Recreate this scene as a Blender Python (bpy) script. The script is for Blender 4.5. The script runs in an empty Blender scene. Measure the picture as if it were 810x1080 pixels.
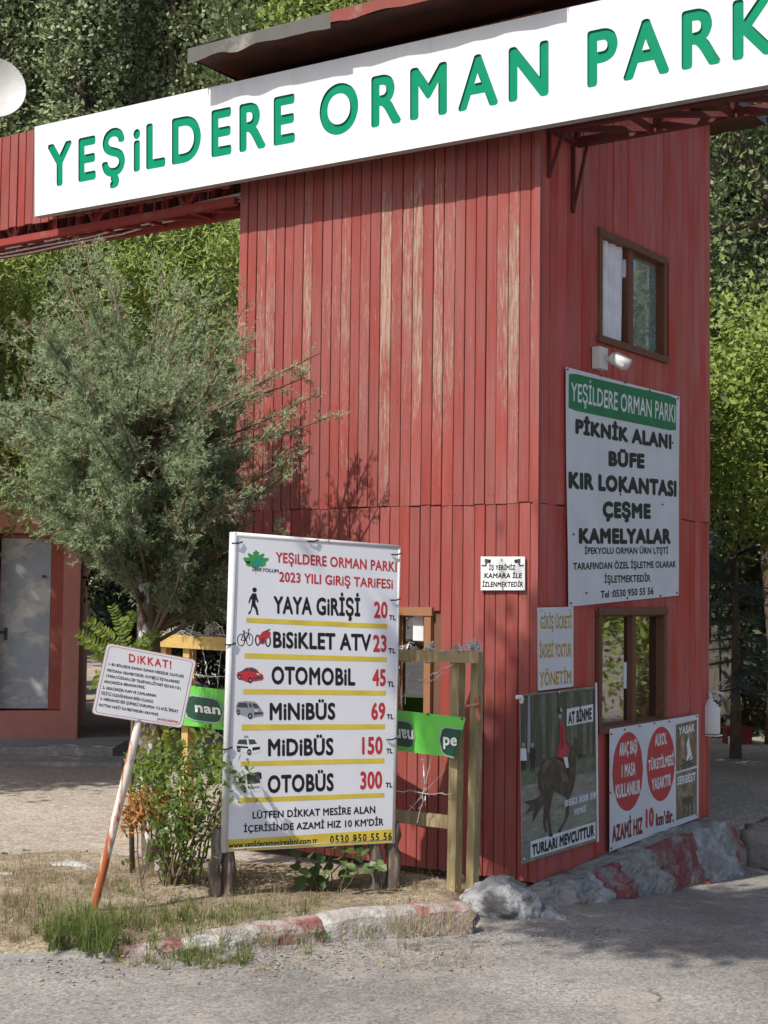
import bpy, bmesh, math, random
import numpy as np
from mathutils import Vector, Matrix, noise
from mathutils.geometry import tessellate_polygon, delaunay_2d_cdt
random.seed(7)
RNG = np.random.default_rng(11)
SC = bpy.context.scene
COL = SC.collection
rad = math.radians

# ------------------------------------------------------------------ camera
EYE = Vector((0, 0, 1.6))
FOC = 1600.0                                     # focal length in photo pixels (810 x 1080)
PITCH = math.atan(90 / FOC)
ROLL = rad(0.7)
cam = bpy.data.cameras.new('camera')
cam.sensor_fit = 'VERTICAL'; cam.sensor_height = 24.0
cam.lens = 24.0 * FOC / 1080.0
cam.clip_start = 0.05; cam.clip_end = 600
camo = bpy.data.objects.new('camera', cam); COL.objects.link(camo)
ROT = Matrix.Rotation(math.pi / 2 + PITCH, 3, 'X') @ Matrix.Rotation(ROLL, 3, 'Z')
camo.location = EYE; camo.rotation_euler = ROT.to_euler()
SC.camera = camo

# ------------------------------------------------------------------ light
SUN_AZ = Vector((-0.70, -0.71)).normalized()      # horizontal direction towards the sun
SUN_EL = rad(50)
SUN = Vector((SUN_AZ.x * math.cos(SUN_EL), SUN_AZ.y * math.cos(SUN_EL), math.sin(SUN_EL)))
wd = bpy.data.worlds.new('World'); SC.world = wd; wd.use_nodes = True
nt = wd.node_tree
sky = nt.nodes.new('ShaderNodeTexSky'); sky.sky_type = 'NISHITA'; sky.sun_disc = False
sky.sun_elevation = SUN_EL; sky.sun_rotation = math.atan2(SUN_AZ.x, SUN_AZ.y)
sky.air_density = 1.0; sky.dust_density = 2.0; sky.ozone_density = 1.0
nt.links.new(sky.outputs[0], nt.nodes['Background'].inputs[0])
nt.nodes['Background'].inputs[1].default_value = 0.14
sl = bpy.data.lights.new('sun', 'SUN'); sl.energy = 4.5; sl.angle = rad(0.55); sl.color = (1.0, 0.95, 0.87)
so = bpy.data.objects.new('sun', sl); COL.objects.link(so); so.location = (-10, -8, 14)
so.rotation_euler = (-SUN).to_track_quat('-Z', 'Y').to_euler()
SC.view_settings.view_transform = 'Standard'; SC.view_settings.look = 'None'
SC.view_settings.gamma = 1.0; SC.view_settings.use_curve_mapping = False
SC.view_settings.exposure = 0.24
SC.cycles.max_bounces = 8; SC.cycles.transparent_max_bounces = 16
SC.cycles.use_adaptive_sampling = True

# ------------------------------------------------------------------ pixel helpers (photo pixels -> world)
def ray(px, py):
    return (ROT @ Vector(((px - 405) / FOC, -(py - 540) / FOC, -1.0))).normalized()
def onplane(p, o, n):
    d = ray(*p); return EYE + d * ((o - EYE).dot(n) / d.dot(n))
def ground(px, py, z=0.0):
    return onplane((px, py), Vector((0, 0, z)), Vector((0, 0, 1)))
def atdepth(px, py, D):
    d = ray(px, py); return EYE + d * (D / d.y)
class Plane:
    """a real flat surface: origin o, normal n towards the viewer"""
    def __init__(s, o, n): s.o = Vector(o); s.n = Vector(n).normalized()
    def at(s, p, lift=0.0): return onplane(p, s.o + s.n * lift, s.n)
def zoom(ox, oy, k):
    return lambda x, y: (ox + x / k, oy + y / k)

# ------------------------------------------------------------------ mesh builder
class MB:
    def __init__(s): s.v = []; s.f = []; s.m = []
    def add(s, vs, fs, m=0):
        b = len(s.v); s.v += [Vector(q) for q in vs]
        for f in fs: s.f.append([b + i for i in f]); s.m.append(m)
    def quad(s, a, b, c, d, m=0): s.add([a, b, c, d], [(0, 1, 2, 3)], m)
    def hexa(s, p, m=0):            # 8 corners: bottom 4 (ccw), top 4
        s.add(p, [(3, 2, 1, 0), (4, 5, 6, 7), (0, 1, 5, 4), (1, 2, 6, 5), (2, 3, 7, 6), (3, 0, 4, 7)], m)
    def box(s, T, x0, x1, y0, y1, z0, z1, m=0):
        s.hexa([T(x0, y0, z0), T(x1, y0, z0), T(x1, y1, z0), T(x0, y1, z0), T(x0, y0, z1), T(x1, y0, z1), T(x1, y1, z1), T(x0, y1, z1)], m)
    def beam(s, a, b, w, h, up=Vector((0, 0, 1)), m=0):
        a = Vector(a); b = Vector(b); d = (b - a).normalized()
        x = d.cross(up)
        if x.length < 1e-4: x = d.cross(Vector((0, 1, 0)))
        x.normalize(); y = x.cross(d).normalized()
        x *= w / 2; y *= h / 2
        s.hexa([a - x - y, a + x - y, b + x - y, b - x - y, a - x + y, a + x + y, b + x + y, b - x + y], m)
    def tube(s, pts, r, n=6, m=0, cap=True):
        pts = [Vector(p) for p in pts]
        if not hasattr(r, '__len__'): r = [r] * len(pts)
        base = len(s.v); px = None
        for i, p in enumerate(pts):
            d = (pts[min(i + 1, len(pts) - 1)] - pts[max(i - 1, 0)])
            d = d.normalized() if d.length > 1e-9 else Vector((0, 0, 1))
            if px is None:
                px = d.orthogonal().normalized()
            else:
                px = (px - d * px.dot(d))
                px = px.normalized() if px.length > 1e-6 else d.orthogonal().normalized()
            py = d.cross(px)
            for k in range(n):
                a = 2 * math.pi * k / n
                s.v.append(p + (px * math.cos(a) + py * math.sin(a)) * r[i])
        for i in range(len(pts) - 1):
            for k in range(n):
                k2 = (k + 1) % n
                s.f.append([base + i * n + k, base + i * n + k2, base + (i + 1) * n + k2, base + (i + 1) * n + k]); s.m.append(m)
        if cap:
            s.f.append([base + k for k in range(n)][::-1]); s.m.append(m)
            s.f.append([base + (len(pts) - 1) * n + k for k in range(n)]); s.m.append(m)
    def build(s, name, mats, parent=None, smooth=False, origin=None):
        if not isinstance(mats, (list, tuple)): mats = [mats]
        me = bpy.data.meshes.new(name)
        if parent is not None:
            p = parent; M = Matrix.Identity(4)
            while p is not None:
                M = p.matrix_basis @ M; p = p.parent
            I = M.inverted(); vs = [I @ q for q in s.v]
        else:
            if origin is None:
                if s.v:
                    n = len(s.v)
                    origin = Vector((sum(q.x for q in s.v) / n, sum(q.y for q in s.v) / n, min(q.z for q in s.v)))
                else: origin = Vector((0, 0, 0))
            vs = [q - origin for q in s.v]
        me.from_pydata([tuple(q) for q in vs], [], s.f)
        for mt in mats: me.materials.append(mt)
        me.polygons.foreach_set('material_index', s.m)
        if smooth: me.polygons.foreach_set('use_smooth', [True] * len(s.f))
        me.update()
        o = bpy.data.objects.new(name, me); COL.objects.link(o)
        if parent is not None: o.parent = parent
        else: o.location = origin
        return o

def tag(o, label=None, cat=None, group=None, kind=None):
    if label: o['label'] = label
    if cat: o['category'] = cat
    if group: o['group'] = group
    if kind: o['kind'] = kind
    return o
def thing(name, label, cat, loc=(0, 0, 0), rz=0.0, group=None):
    o = bpy.data.objects.new(name, None); COL.objects.link(o)
    o.empty_display_size = 0.2
    o.location = loc; o.rotation_euler = (0, 0, rz)
    return tag(o, label, cat, group)

# ------------------------------------------------------------------ materials
def new_mat(name):
    m = bpy.data.materials.new(name); m.use_nodes = True
    return m, m.node_tree.nodes, m.node_tree.links, m.node_tree.nodes['Principled BSDF']
def plain(name, c, rough=0.6, spec=0.3, var=0.08, scale=9.0, bump=0.0, metal=0.0):
    """one colour broken up a little by noise so that nothing is dead flat"""
    m, N, L, b = new_mat(name)
    tc = N.new('ShaderNodeTexCoord'); n1 = N.new('ShaderNodeTexNoise'); n1.inputs['Scale'].default_value = scale; n1.inputs['Detail'].default_value = 6
    L.new(tc.outputs['Object'], n1.inputs['Vector'])
    r = N.new('ShaderNodeValToRGB')
    lo = [max(0, x * (1 - var * 2)) for x in c]; hi = [min(1, x * (1 + var)) for x in c]
    r.color_ramp.elements[0].position = 0.3; r.color_ramp.elements[0].color = (*lo, 1)
    r.color_ramp.elements[1].position = 0.7; r.color_ramp.elements[1].color = (*hi, 1)
    L.new(n1.outputs['Fac'], r.inputs[0]); L.new(r.outputs[0], b.inputs['Base Color'])
    b.inputs['Roughness'].default_value = rough; b.inputs['Specular IOR Level'].default_value = spec; b.inputs['Metallic'].default_value = metal
    if bump:
        n2 = N.new('ShaderNodeTexNoise'); n2.inputs['Scale'].default_value = scale * 6; n2.inputs['Detail'].default_value = 5
        L.new(tc.outputs['Object'], n2.inputs['Vector'])
        bp = N.new('ShaderNodeBump'); bp.inputs['Strength'].default_value = bump; bp.inputs['Distance'].default_value = 0.01
        L.new(n2.outputs['Fac'], bp.inputs['Height']); L.new(bp.outputs[0], b.inputs['Normal'])
    return m
def patchy(name, c1, c2, scale=(6, 6, 6), lo=0.52, hi=0.60, rough=0.75, bump=0.3, detail=8, fine=None, dist=0.01, c1b=None, coord='Object'):
    """c1 with patches of c2 showing through: worn paint, rust, dirt, stone"""
    m, N, L, b = new_mat(name)
    tc = N.new('ShaderNodeTexCoord'); mp = N.new('ShaderNodeMapping'); mp.inputs['Scale'].default_value = scale
    L.new(tc.outputs[coord], mp.inputs[0])
    n1 = N.new('ShaderNodeTexNoise'); n1.inputs['Scale'].default_value = 1; n1.inputs['Detail'].default_value = detail; n1.inputs['Roughness'].default_value = 0.65
    L.new(mp.outputs[0], n1.inputs['Vector'])
    r = N.new('ShaderNodeValToRGB'); r.color_ramp.elements[0].position = lo; r.color_ramp.elements[1].position = hi
    L.new(n1.outputs['Fac'], r.inputs[0])
    n2 = N.new('ShaderNodeTexNoise'); n2.inputs['Scale'].default_value = 3.1; n2.inputs['Detail'].default_value = 6
    L.new(mp.outputs[0], n2.inputs['Vector'])
    mx0 = N.new('ShaderNodeMix'); mx0.data_type = 'RGBA'
    c1b = c1b or tuple(x * 0.72 for x in c1)
    mx0.inputs['A'].default_value = (*c1b, 1); mx0.inputs['B'].default_value = (*c1, 1)
    L.new(n2.outputs['Fac'], mx0.inputs['Factor'])
    mx = N.new('ShaderNodeMix'); mx.data_type = 'RGBA'; mx.inputs['B'].default_value = (*c2, 1)
    L.new(r.outputs[0], mx.inputs['Factor']); L.new(mx0.outputs['Result'], mx.inputs['A']); L.new(mx.outputs['Result'], b.inputs['Base Color'])
    b.inputs['Roughness'].default_value = rough; b.inputs['Specular IOR Level'].default_value = 0.25
    bp = N.new('ShaderNodeBump'); bp.inputs['Strength'].default_value = bump; bp.inputs['Distance'].default_value = dist
    if fine:
        n3 = N.new('ShaderNodeTexNoise'); n3.inputs['Scale'].default_value = fine; n3.inputs['Detail'].default_value = 4
        L.new(tc.outputs[coord], n3.inputs['Vector']); L.new(n3.outputs['Fac'], bp.inputs['Height'])
    else: L.new(n1.outputs['Fac'], bp.inputs['Height'])
    L.new(bp.outputs[0], b.inputs['Normal'])
    return m

def board_paint(name, red, wood, lo, hi, zc=3.2, zs=1.1, amt=0.12):
    """red paint flaking off vertical boards: grain runs along z, every board (mesh island) weathers differently"""
    m, N, L, b = new_mat(name)
    tc = N.new('ShaderNodeTexCoord'); geo = N.new('ShaderNodeNewGeometry')
    def noise_(sc, detail, rough=0.6, off=True):
        mp = N.new('ShaderNodeMapping'); mp.inputs['Scale'].default_value = sc
        L.new(tc.outputs['Object'], mp.inputs[0])
        if off:
            cx = N.new('ShaderNodeCombineXYZ'); mu = N.new('ShaderNodeMath'); mu.operation = 'MULTIPLY'; mu.inputs[1].default_value = 37.0
            L.new(geo.outputs['Random Per Island'], mu.inputs[0]); L.new(mu.outputs[0], cx.inputs[2]); L.new(cx.outputs[0], mp.inputs['Location'])
        n = N.new('ShaderNodeTexNoise'); n.inputs['Scale'].default_value = 1; n.inputs['Detail'].default_value = detail; n.inputs['Roughness'].default_value = rough
        L.new(mp.outputs[0], n.inputs['Vector']); return n
    flake = noise_((95, 95, 8.0), 10, 0.78)
    broad = noise_((1.6, 1.6, 1.1), 3, 0.5, False)
    def math_(op, a, bb):
        x = N.new('ShaderNodeMath'); x.operation = op
        for i, q in enumerate((a, bb)):
            if isinstance(q, (int, float)): x.inputs[i].default_value = q
            else: L.new(q, x.inputs[i])
        return x.outputs[0]
    sep = N.new('ShaderNodeSeparateXYZ'); L.new(tc.outputs['Object'], sep.inputs[0])
    # weathering is strongest in the band of wall between the sign and the storey joint
    dz = math_('SUBTRACT', sep.outputs['Z'], zc); dz = math_('DIVIDE', dz, zs); dz = math_('MULTIPLY', dz, dz)
    band = math_('SUBTRACT', 1.0, dz); band = math_('MAXIMUM', band, -1.0)
    v = math_('ADD', flake.outputs['Fac'], math_('MULTIPLY', band, amt))
    v = math_('ADD', v, math_('MULTIPLY', math_('SUBTRACT', broad.outputs['Fac'], 0.5), 0.42))
    v = math_('ADD', v, math_('MULTIPLY', math_('SUBTRACT', geo.outputs['Random Per Island'], 0.5), 0.20))
    r = N.new('ShaderNodeValToRGB'); r.color_ramp.elements[0].position = lo; r.color_ramp.elements[1].position = hi
    L.new(v, r.inputs[0])
    grain = noise_((90, 90, 3.0), 5, 0.6)
    hsv = N.new('ShaderNodeHueSaturation'); hsv.inputs['Color'].default_value = (*red, 1)
    rv = N.new('ShaderNodeMapRange'); rv.inputs['To Min'].default_value = 0.88; rv.inputs['To Max'].default_value = 1.10
    L.new(geo.outputs['Random Per Island'], rv.inputs['Value'])
    gv = N.new('ShaderNodeMapRange'); gv.inputs['From Min'].default_value = 0.3; gv.inputs['From Max'].default_value = 0.7; gv.inputs['To Min'].default_value = 0.82; gv.inputs['To Max'].default_value = 1.12
    L.new(grain.outputs['Fac'], gv.inputs['Value'])
    L.new(math_('MULTIPLY', rv.outputs[0], gv.outputs[0]), hsv.inputs['Value'])
    st = noise_((3.0, 3.0, 1.0), 4, 0.6)
    sv = N.new('ShaderNodeMapRange'); sv.inputs['From Min'].default_value = 0.3; sv.inputs['From Max'].default_value = 0.7; sv.inputs['To Min'].default_value = 0.80; sv.inputs['To Max'].default_value = 1.05
    L.new(st.outputs['Fac'], sv.inputs['Value']); L.new(sv.outputs[0], hsv.inputs['Saturation'])
    wr = N.new('ShaderNodeValToRGB'); wr.color_ramp.elements[0].position = 0.3; wr.color_ramp.elements[1].position = 0.7
    wr.color_ramp.elements[0].color = (*[x * 0.6 for x in wood], 1); wr.color_ramp.elements[1].color = (*wood, 1)
    L.new(grain.outputs['Fac'], wr.inputs[0])
    mx = N.new('ShaderNodeMix'); mx.data_type = 'RGBA'
    L.new(math_('MULTIPLY', r.outputs[0], 0.8), mx.inputs['Factor']); L.new(hsv.outputs[0], mx.inputs['A']); L.new(wr.outputs[0], mx.inputs['B'])
    L.new(mx.outputs['Result'], b.inputs['Base Color'])
    b.inputs['Roughness'].default_value = 0.62; b.inputs['Specular IOR Level'].default_value = 0.3
    bp = N.new('ShaderNodeBump'); bp.inputs['Strength'].default_value = 0.5; bp.inputs['Distance'].default_value = 0.003
    h = math_('SUBTRACT', grain.outputs['Fac'], r.outputs[0]); L.new(h, bp.inputs['Height']); L.new(bp.outputs[0], b.inputs['Normal'])
    return m

def leaf_mat(name, c1, c2, trans=0.3, rough=0.55, gloss=0.25):
    m, N, L, b = new_mat(name)
    geo = N.new('ShaderNodeNewGeometry'); r = N.new('ShaderNodeValToRGB')
    r.color_ramp.elements[0].color = (*c1, 1); r.color_ramp.elements[1].color = (*c2, 1)
    L.new(geo.outputs['Random Per Island'], r.inputs[0])
    L.new(r.outputs[0], b.inputs['Base Color']); b.inputs['Roughness'].default_value = rough; b.inputs['Specular IOR Level'].default_value = gloss
    t = N.new('ShaderNodeBsdfTranslucent'); hs = N.new('ShaderNodeHueSaturation'); hs.inputs['Value'].default_value = 1.3; hs.inputs['Saturation'].default_value = 1.1
    L.new(r.outputs[0], hs.inputs['Color']); L.new(hs.outputs[0], t.inputs['Color'])
    ms = N.new('ShaderNodeMixShader'); ms.inputs[0].default_value = trans
    L.new(b.outputs[0], ms.inputs[1]); L.new(t.outputs[0], ms.inputs[2]); L.new(ms.outputs[0], N['Material Output'].inputs[0])
    return m
def glass_mat(name, tint=(0.75, 0.8, 0.78), refl=0.35):
    m, N, L, b = new_mat(name)
    N.remove(b)
    tr = N.new('ShaderNodeBsdfTransparent'); tr.inputs[0].default_value = (*tint, 1)
    gl = N.new('ShaderNodeBsdfGlossy'); gl.inputs['Roughness'].default_value = 0.02
    lw = N.new('ShaderNodeFresnel'); lw.inputs[0].default_value = 1.5
    mr = N.new('ShaderNodeMapRange'); mr.inputs['To Min'].default_value = refl; mr.inputs['To Max'].default_value = 1.0
    L.new(lw.outputs[0], mr.inputs['Value'])
    ms = N.new('ShaderNodeMixShader'); L.new(mr.outputs[0], ms.inputs[0]); L.new(tr.outputs[0], ms.inputs[1]); L.new(gl.outputs[0], ms.inputs[2])
    L.new(ms.outputs[0], N['Material Output'].inputs[0])
    return m
def dusty_glass(name):
    m = glass_mat(name, (0.5, 0.56, 0.52), 0.30); N, L = m.node_tree.nodes, m.node_tree.links
    out = N['Material Output']; old = out.inputs[0].links[0].from_socket
    tc = N.new('ShaderNodeTexCoord'); n = N.new('ShaderNodeTexNoise'); n.inputs['Scale'].default_value = 60; n.inputs['Detail'].default_value = 6; L.new(tc.outputs['Object'], n.inputs['Vector'])
    r = N.new('ShaderNodeMapRange'); r.inputs['From Min'].default_value = .3; r.inputs['From Max'].default_value = .7; r.inputs['To Min'].default_value = .25; r.inputs['To Max'].default_value = .75; L.new(n.outputs['Fac'], r.inputs['Value'])
    d = N.new('ShaderNodeBsdfDiffuse'); d.inputs[0].default_value = (.30, .36, .32, 1)
    ms = N.new('ShaderNodeMixShader'); L.new(r.outputs[0], ms.inputs[0]); L.new(old, ms.inputs[1]); L.new(d.outputs[0], ms.inputs[2]); L.new(ms.outputs[0], out.inputs[0])
    return m
def ground_mat(name, cols, big=0.5, speck=160.0, bump=0.6, contrast=0.5, bdist=0.006, worn=False):
    m, N, L, b = new_mat(name)
    tc = N.new('ShaderNodeTexCoord')
    def nz(s, d, r=0.6):
        n = N.new('ShaderNodeTexNoise'); n.inputs['Scale'].default_value = s; n.inputs['Detail'].default_value = d; n.inputs['Roughness'].default_value = r
        L.new(tc.outputs['Object'], n.inputs['Vector']); return n
    a = nz(big, 6); r = N.new('ShaderNodeValToRGB')
    e = r.color_ramp.elements
    e[0].position = 0.32; e[0].color = (*cols[0], 1); e[1].position = 0.68; e[1].color = (*cols[-1], 1)
    if len(cols) > 2: k = e.new(0.5); k.color = (*cols[1], 1)
    L.new(a.outputs['Fac'], r.inputs[0])
    v = N.new('ShaderNodeTexVoronoi'); v.inputs['Scale'].default_value = speck; L.new(tc.outputs['Object'], v.inputs['Vector'])
    f = nz(speck * 0.22, 5, 0.7)
    # aggregate: every stone of the surface has a tone of its own
    bw = N.new('ShaderNodeRGBToBW'); L.new(v.outputs['Color'], bw.inputs[0])
    ad = N.new('ShaderNodeMath'); ad.operation = 'MULTIPLY_ADD'; ad.inputs[1].default_value = 0.5
    L.new(bw.outputs[0], ad.inputs[0])
    hf = N.new('ShaderNodeMath'); hf.operation = 'MULTIPLY'; hf.inputs[1].default_value = 0.5; L.new(f.outputs['Fac'], hf.inputs[0]); L.new(hf.outputs[0], ad.inputs[2])
    mr = N.new('ShaderNodeMapRange'); mr.inputs['From Min'].default_value = 0.25; mr.inputs['From Max'].default_value = 0.75
    mr.inputs['To Min'].default_value = 1 - contrast; mr.inputs['To Max'].default_value = 1 + contrast
    L.new(ad.outputs[0], mr.inputs['Value'])
    mu = N.new('ShaderNodeMix'); mu.data_type = 'RGBA'; mu.blend_type = 'MULTIPLY'; mu.inputs['Factor'].default_value = 1
    L.new(r.outputs[0], mu.inputs['A']); L.new(mr.outputs[0], mu.inputs['B']); col = mu.outputs['Result']
    if worn:
        # fine cracks that wander, bare dusty patches and darker bitumen repairs
        wn = nz(1.6, 5); vm = N.new('ShaderNodeVectorMath'); vm.operation = 'MULTIPLY_ADD'; vm.inputs[1].default_value = (.55, .55, 0); L.new(wn.outputs['Color'], vm.inputs[0]); L.new(tc.outputs['Object'], vm.inputs[2])
        vc = N.new('ShaderNodeTexVoronoi'); vc.feature = 'DISTANCE_TO_EDGE'; vc.inputs['Scale'].default_value = 0.62; L.new(vm.outputs[0], vc.inputs['Vector'])
        cr = N.new('ShaderNodeMapRange'); cr.inputs['From Min'].default_value = 0.002; cr.inputs['From Max'].default_value = 0.010; cr.inputs['To Min'].default_value = 1; cr.inputs['To Max'].default_value = 0; L.new(vc.outputs['Distance'], cr.inputs['Value'])
        gate_ = nz(.9, 3); gm = N.new('ShaderNodeMapRange'); gm.inputs['From Min'].default_value = .56; gm.inputs['From Max'].default_value = .68; L.new(gate_.outputs['Fac'], gm.inputs['Value'])
        cm = N.new('ShaderNodeMath'); cm.operation = 'MULTIPLY'; L.new(cr.outputs[0], cm.inputs[0]); L.new(gm.outputs[0], cm.inputs[1])
        m1 = N.new('ShaderNodeMix'); m1.data_type = 'RGBA'; m1.inputs['B'].default_value = (.07, .06, .052, 1); L.new(cm.outputs[0], m1.inputs['Factor']); L.new(col, m1.inputs['A'])
        du = nz(2.4, 7, .7); dm = N.new('ShaderNodeMapRange'); dm.inputs['From Min'].default_value = .54; dm.inputs['From Max'].default_value = .68; dm.inputs['To Max'].default_value = .6; L.new(du.outputs['Fac'], dm.inputs['Value'])
        m2 = N.new('ShaderNodeMix'); m2.data_type = 'RGBA'; m2.inputs['B'].default_value = (.36, .31, .26, 1); L.new(dm.outputs[0], m2.inputs['Factor']); L.new(m1.outputs['Result'], m2.inputs['A'])
        col = m2.outputs['Result']
    L.new(col, b.inputs['Base Color'])
    b.inputs['Roughness'].default_value = 0.9; b.inputs['Specular IOR Level'].default_value = 0.15
    bp = N.new('ShaderNodeBump'); bp.inputs['Strength'].default_value = bump; bp.inputs['Distance'].default_value = bdist
    L.new(ad.outputs[0], bp.inputs['Height']); L.new(bp.outputs[0], b.inputs['Normal'])
    return m

RED = (0.285, 0.054, 0.043)
M = {}
M['front'] = board_paint('flaking_red_boards', RED, (0.46, 0.35, 0.265), 0.635, 0.75)
M['trim'] = board_paint('corner_trim_paint', RED, (0.46, 0.34, 0.24), 0.80, 0.9)
M['side'] = board_paint('bounce_warmed_red_boards', (0.46, 0.060, 0.042), (0.34, 0.24, 0.16), 0.80, 0.9, amt=0.05)  # red raised and warmed: bounce light on the side wall put into the paint
M['nail'] = plain('rusty_nail_head', (0.07, 0.03, 0.022), 0.8)
M['gap'] = plain('bare_wood_gap', (0.16, 0.085, 0.05), 0.9)
M['interior'] = plain('dark_interior_board', (0.10, 0.07, 0.055), 0.9)
M['brown'] = patchy('brown_window_paint', (0.19, 0.085, 0.052), (0.25, 0.15, 0.095), (14, 14, 14), 0.6, 0.7)
M['orange_wood'] = patchy('varnished_frame_wood', (0.36, 0.17, 0.085), (0.26, 0.16, 0.10), (20, 20, 8), 0.55, 0.7)
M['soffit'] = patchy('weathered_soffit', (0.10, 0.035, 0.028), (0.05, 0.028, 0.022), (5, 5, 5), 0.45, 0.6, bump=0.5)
M['roof_grey'] = patchy('roofing_felt', (0.13, 0.125, 0.115), (0.24, 0.22, 0.2), (4, 4, 4), 0.55, 0.7)
M['roof_red'] = patchy('roof_edge_red', (0.26, 0.07, 0.055), (0.22, 0.19, 0.17), (6, 6, 6), 0.55, 0.66)
M['glass'] = glass_mat('window_glass')
M['glass_dusty'] = dusty_glass('window_glass_frosted')
M['glass_dim'] = glass_mat('window_glass_dusty', (0.55, 0.6, 0.55), 0.28)
M['curtain'] = plain('curtain_cloth', (0.80, 0.79, 0.84), 0.85)
M['sign_white'] = patchy('white_sign_sheet', (0.69, 0.69, 0.715), (0.60, 0.60, 0.61), (5, 5, .7), 0.56, 0.72, rough=0.4, bump=0.02, c1b=(0.665, 0.665, 0.69))
M['sign_green'] = plain('green_letter_sheet', (0.0, 0.225, 0.115), 0.55, 0.12, 0.05)
M['sign_edge'] = patchy('sign_edge_grey', (0.42, 0.41, 0.40), (0.25, 0.21, 0.18), (8, 8, 8), 0.55, 0.7)
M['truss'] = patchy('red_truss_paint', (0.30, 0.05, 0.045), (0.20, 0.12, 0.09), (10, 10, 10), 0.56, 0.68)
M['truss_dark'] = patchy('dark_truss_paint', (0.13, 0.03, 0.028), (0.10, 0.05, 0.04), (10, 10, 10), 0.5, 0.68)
M['vinyl'] = plain('banner_vinyl_white', (0.64, 0.64, 0.67), 0.5, 0.35, 0.04, 5.0)
M['vinyl2'] = plain('price_board_white', (0.72, 0.72, 0.76), 0.4, 0.35, 0.03, 4.0)
M['black'] = plain('black_ink', (0.014, 0.013, 0.014), 0.5)
M['red_ink'] = plain('red_ink', (0.50, 0.035, 0.045), 0.5)
M['green_ink'] = plain('green_ink', (0.015, 0.19, 0.075), 0.5)
M['leaf_ink'] = plain('leaf_logo_ink', (0.06, 0.30, 0.06), 0.5)
M['teal_ink'] = plain('teal_logo_ink', (0.02, 0.28, 0.20), 0.5)
M['yellow_ink'] = plain('yellow_ink', (0.66, 0.50, 0.06), 0.5)
M['gold_ink'] = plain('gold_ink', (0.48, 0.29, 0.03), 0.5, var=0.15, scale=30)
M['white_ink'] = plain('white_ink', (0.72, 0.73, 0.73), 0.5)
M['grey_ink'] = plain('grey_ink', (0.30, 0.31, 0.34), 0.5)
M['dkgrey_ink'] = plain('dark_grey_ink', (0.06, 0.065, 0.07), 0.5)
M['dkred_ink'] = plain('dark_red_ink', (0.22, 0.015, 0.02), 0.5)
M['tube_white'] = patchy('white_tube_paint', (0.70, 0.70, 0.70), (0.34, 0.13, 0.06), (16, 16, 9), 0.63, 0.67, rough=0.4, bump=0.1)
M['rust_post'] = patchy('rusting_white_post', (0.74, 0.70, 0.62), (0.36, 0.10, 0.035), (14, 14, 2.2), 0.46, 0.52, rough=0.7, bump=0.3)
M['plate_edge'] = patchy('rusty_plate_back', (0.46, 0.22, 0.16), (0.30, 0.09, 0.04), (20, 20, 20), 0.45, 0.6)
M['fence_yellow'] = patchy('yellow_fence_timber', (0.60, 0.40, 0.13), (0.42, 0.28, 0.14), (8, 8, 30), 0.5, 0.66)
M['fence_grey'] = patchy('weathered_fence_timber', (0.30, 0.235, 0.125), (0.42, 0.33, 0.19), (30, 30, 5), 0.5, 0.66)
M['wire'] = plain('galvanised_wire', (0.50, 0.50, 0.48), 0.5, 0.5, metal=0.4)
M['banner_green'] = plain('green_banner_vinyl', (0.12, 0.52, 0.07), 0.38, 0.4, 0.05, 4)
M['logo_dark'] = plain('logo_dark_green', (0.016, 0.07, 0.045), 0.4)
M['logo_rim'] = plain('logo_rim_grey', (0.30, 0.42, 0.34), 0.4)
M['plastic_white'] = plain('white_plastic', (0.66, 0.65, 0.63), 0.35, 0.5, 0.04)
M['plastic_black'] = plain('black_plastic', (0.02, 0.02, 0.022), 0.2, 0.5)
M['paper'] = plain('paper_sheet', (0.72, 0.73, 0.74), 0.8)
M['pink'] = patchy('pink_render', (0.62, 0.255, 0.195), (0.68, 0.33, 0.26), (1.5, 1.5, 1.0), 0.48, 0.7, bump=0.15, fine=60)
M['pink_shadowed'] = patchy('pink_render_shadowed', (0.46, 0.14, 0.105), (0.50, 0.19, 0.15), (2, 2, 2), 0.48, 0.7, bump=0.15, fine=60)  # darker copy of the pink render, shade of the doorway put into the colour
M['door_metal'] = patchy('scuffed_steel_door', (0.50, 0.53, 0.57), (0.68, 0.66, 0.61), (2.2, 2.2, 3.0), 0.5, 0.58, rough=0.42, bump=0.08, c1b=(0.36, 0.39, 0.43))
M['concrete'] = patchy('old_concrete', (0.30, 0.285, 0.265), (0.19, 0.18, 0.165), (7, 7, 7), 0.5, 0.62, bump=0.9, fine=38, dist=0.012)
M['kerb_white'] = patchy('kerb_worn_white', (0.47, 0.45, 0.42), (0.29, 0.26, 0.23), (8, 8, 8), 0.44, 0.56, bump=0.9, fine=45, dist=0.012)
M['kerb_red'] = patchy('kerb_worn_red', (0.27, 0.11, 0.095), (0.33, 0.285, 0.255), (8, 8, 8), 0.42, 0.56, bump=0.9, fine=45, dist=0.012)
M['lime'] = patchy('limewashed_rubble', (0.50, 0.50, 0.49), (0.25, 0.24, 0.23), (9, 9, 9), 0.5, 0.58, bump=1.0, fine=34, dist=0.02)
M['rubble'] = patchy('limewash_shade_darkened', (0.40, 0.40, 0.395), (0.16, 0.15, 0.145), (8, 8, 8), 0.47, 0.56, bump=1.0, fine=34, dist=0.02)  # darker limewash: the shade lying on the rubble is put into its colour
M['bark'] = patchy('rough_bark', (0.17, 0.12, 0.09), (0.09, 0.065, 0.05), (18, 18, 5), 0.45, 0.6, bump=1.0, dist=0.02)
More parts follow.
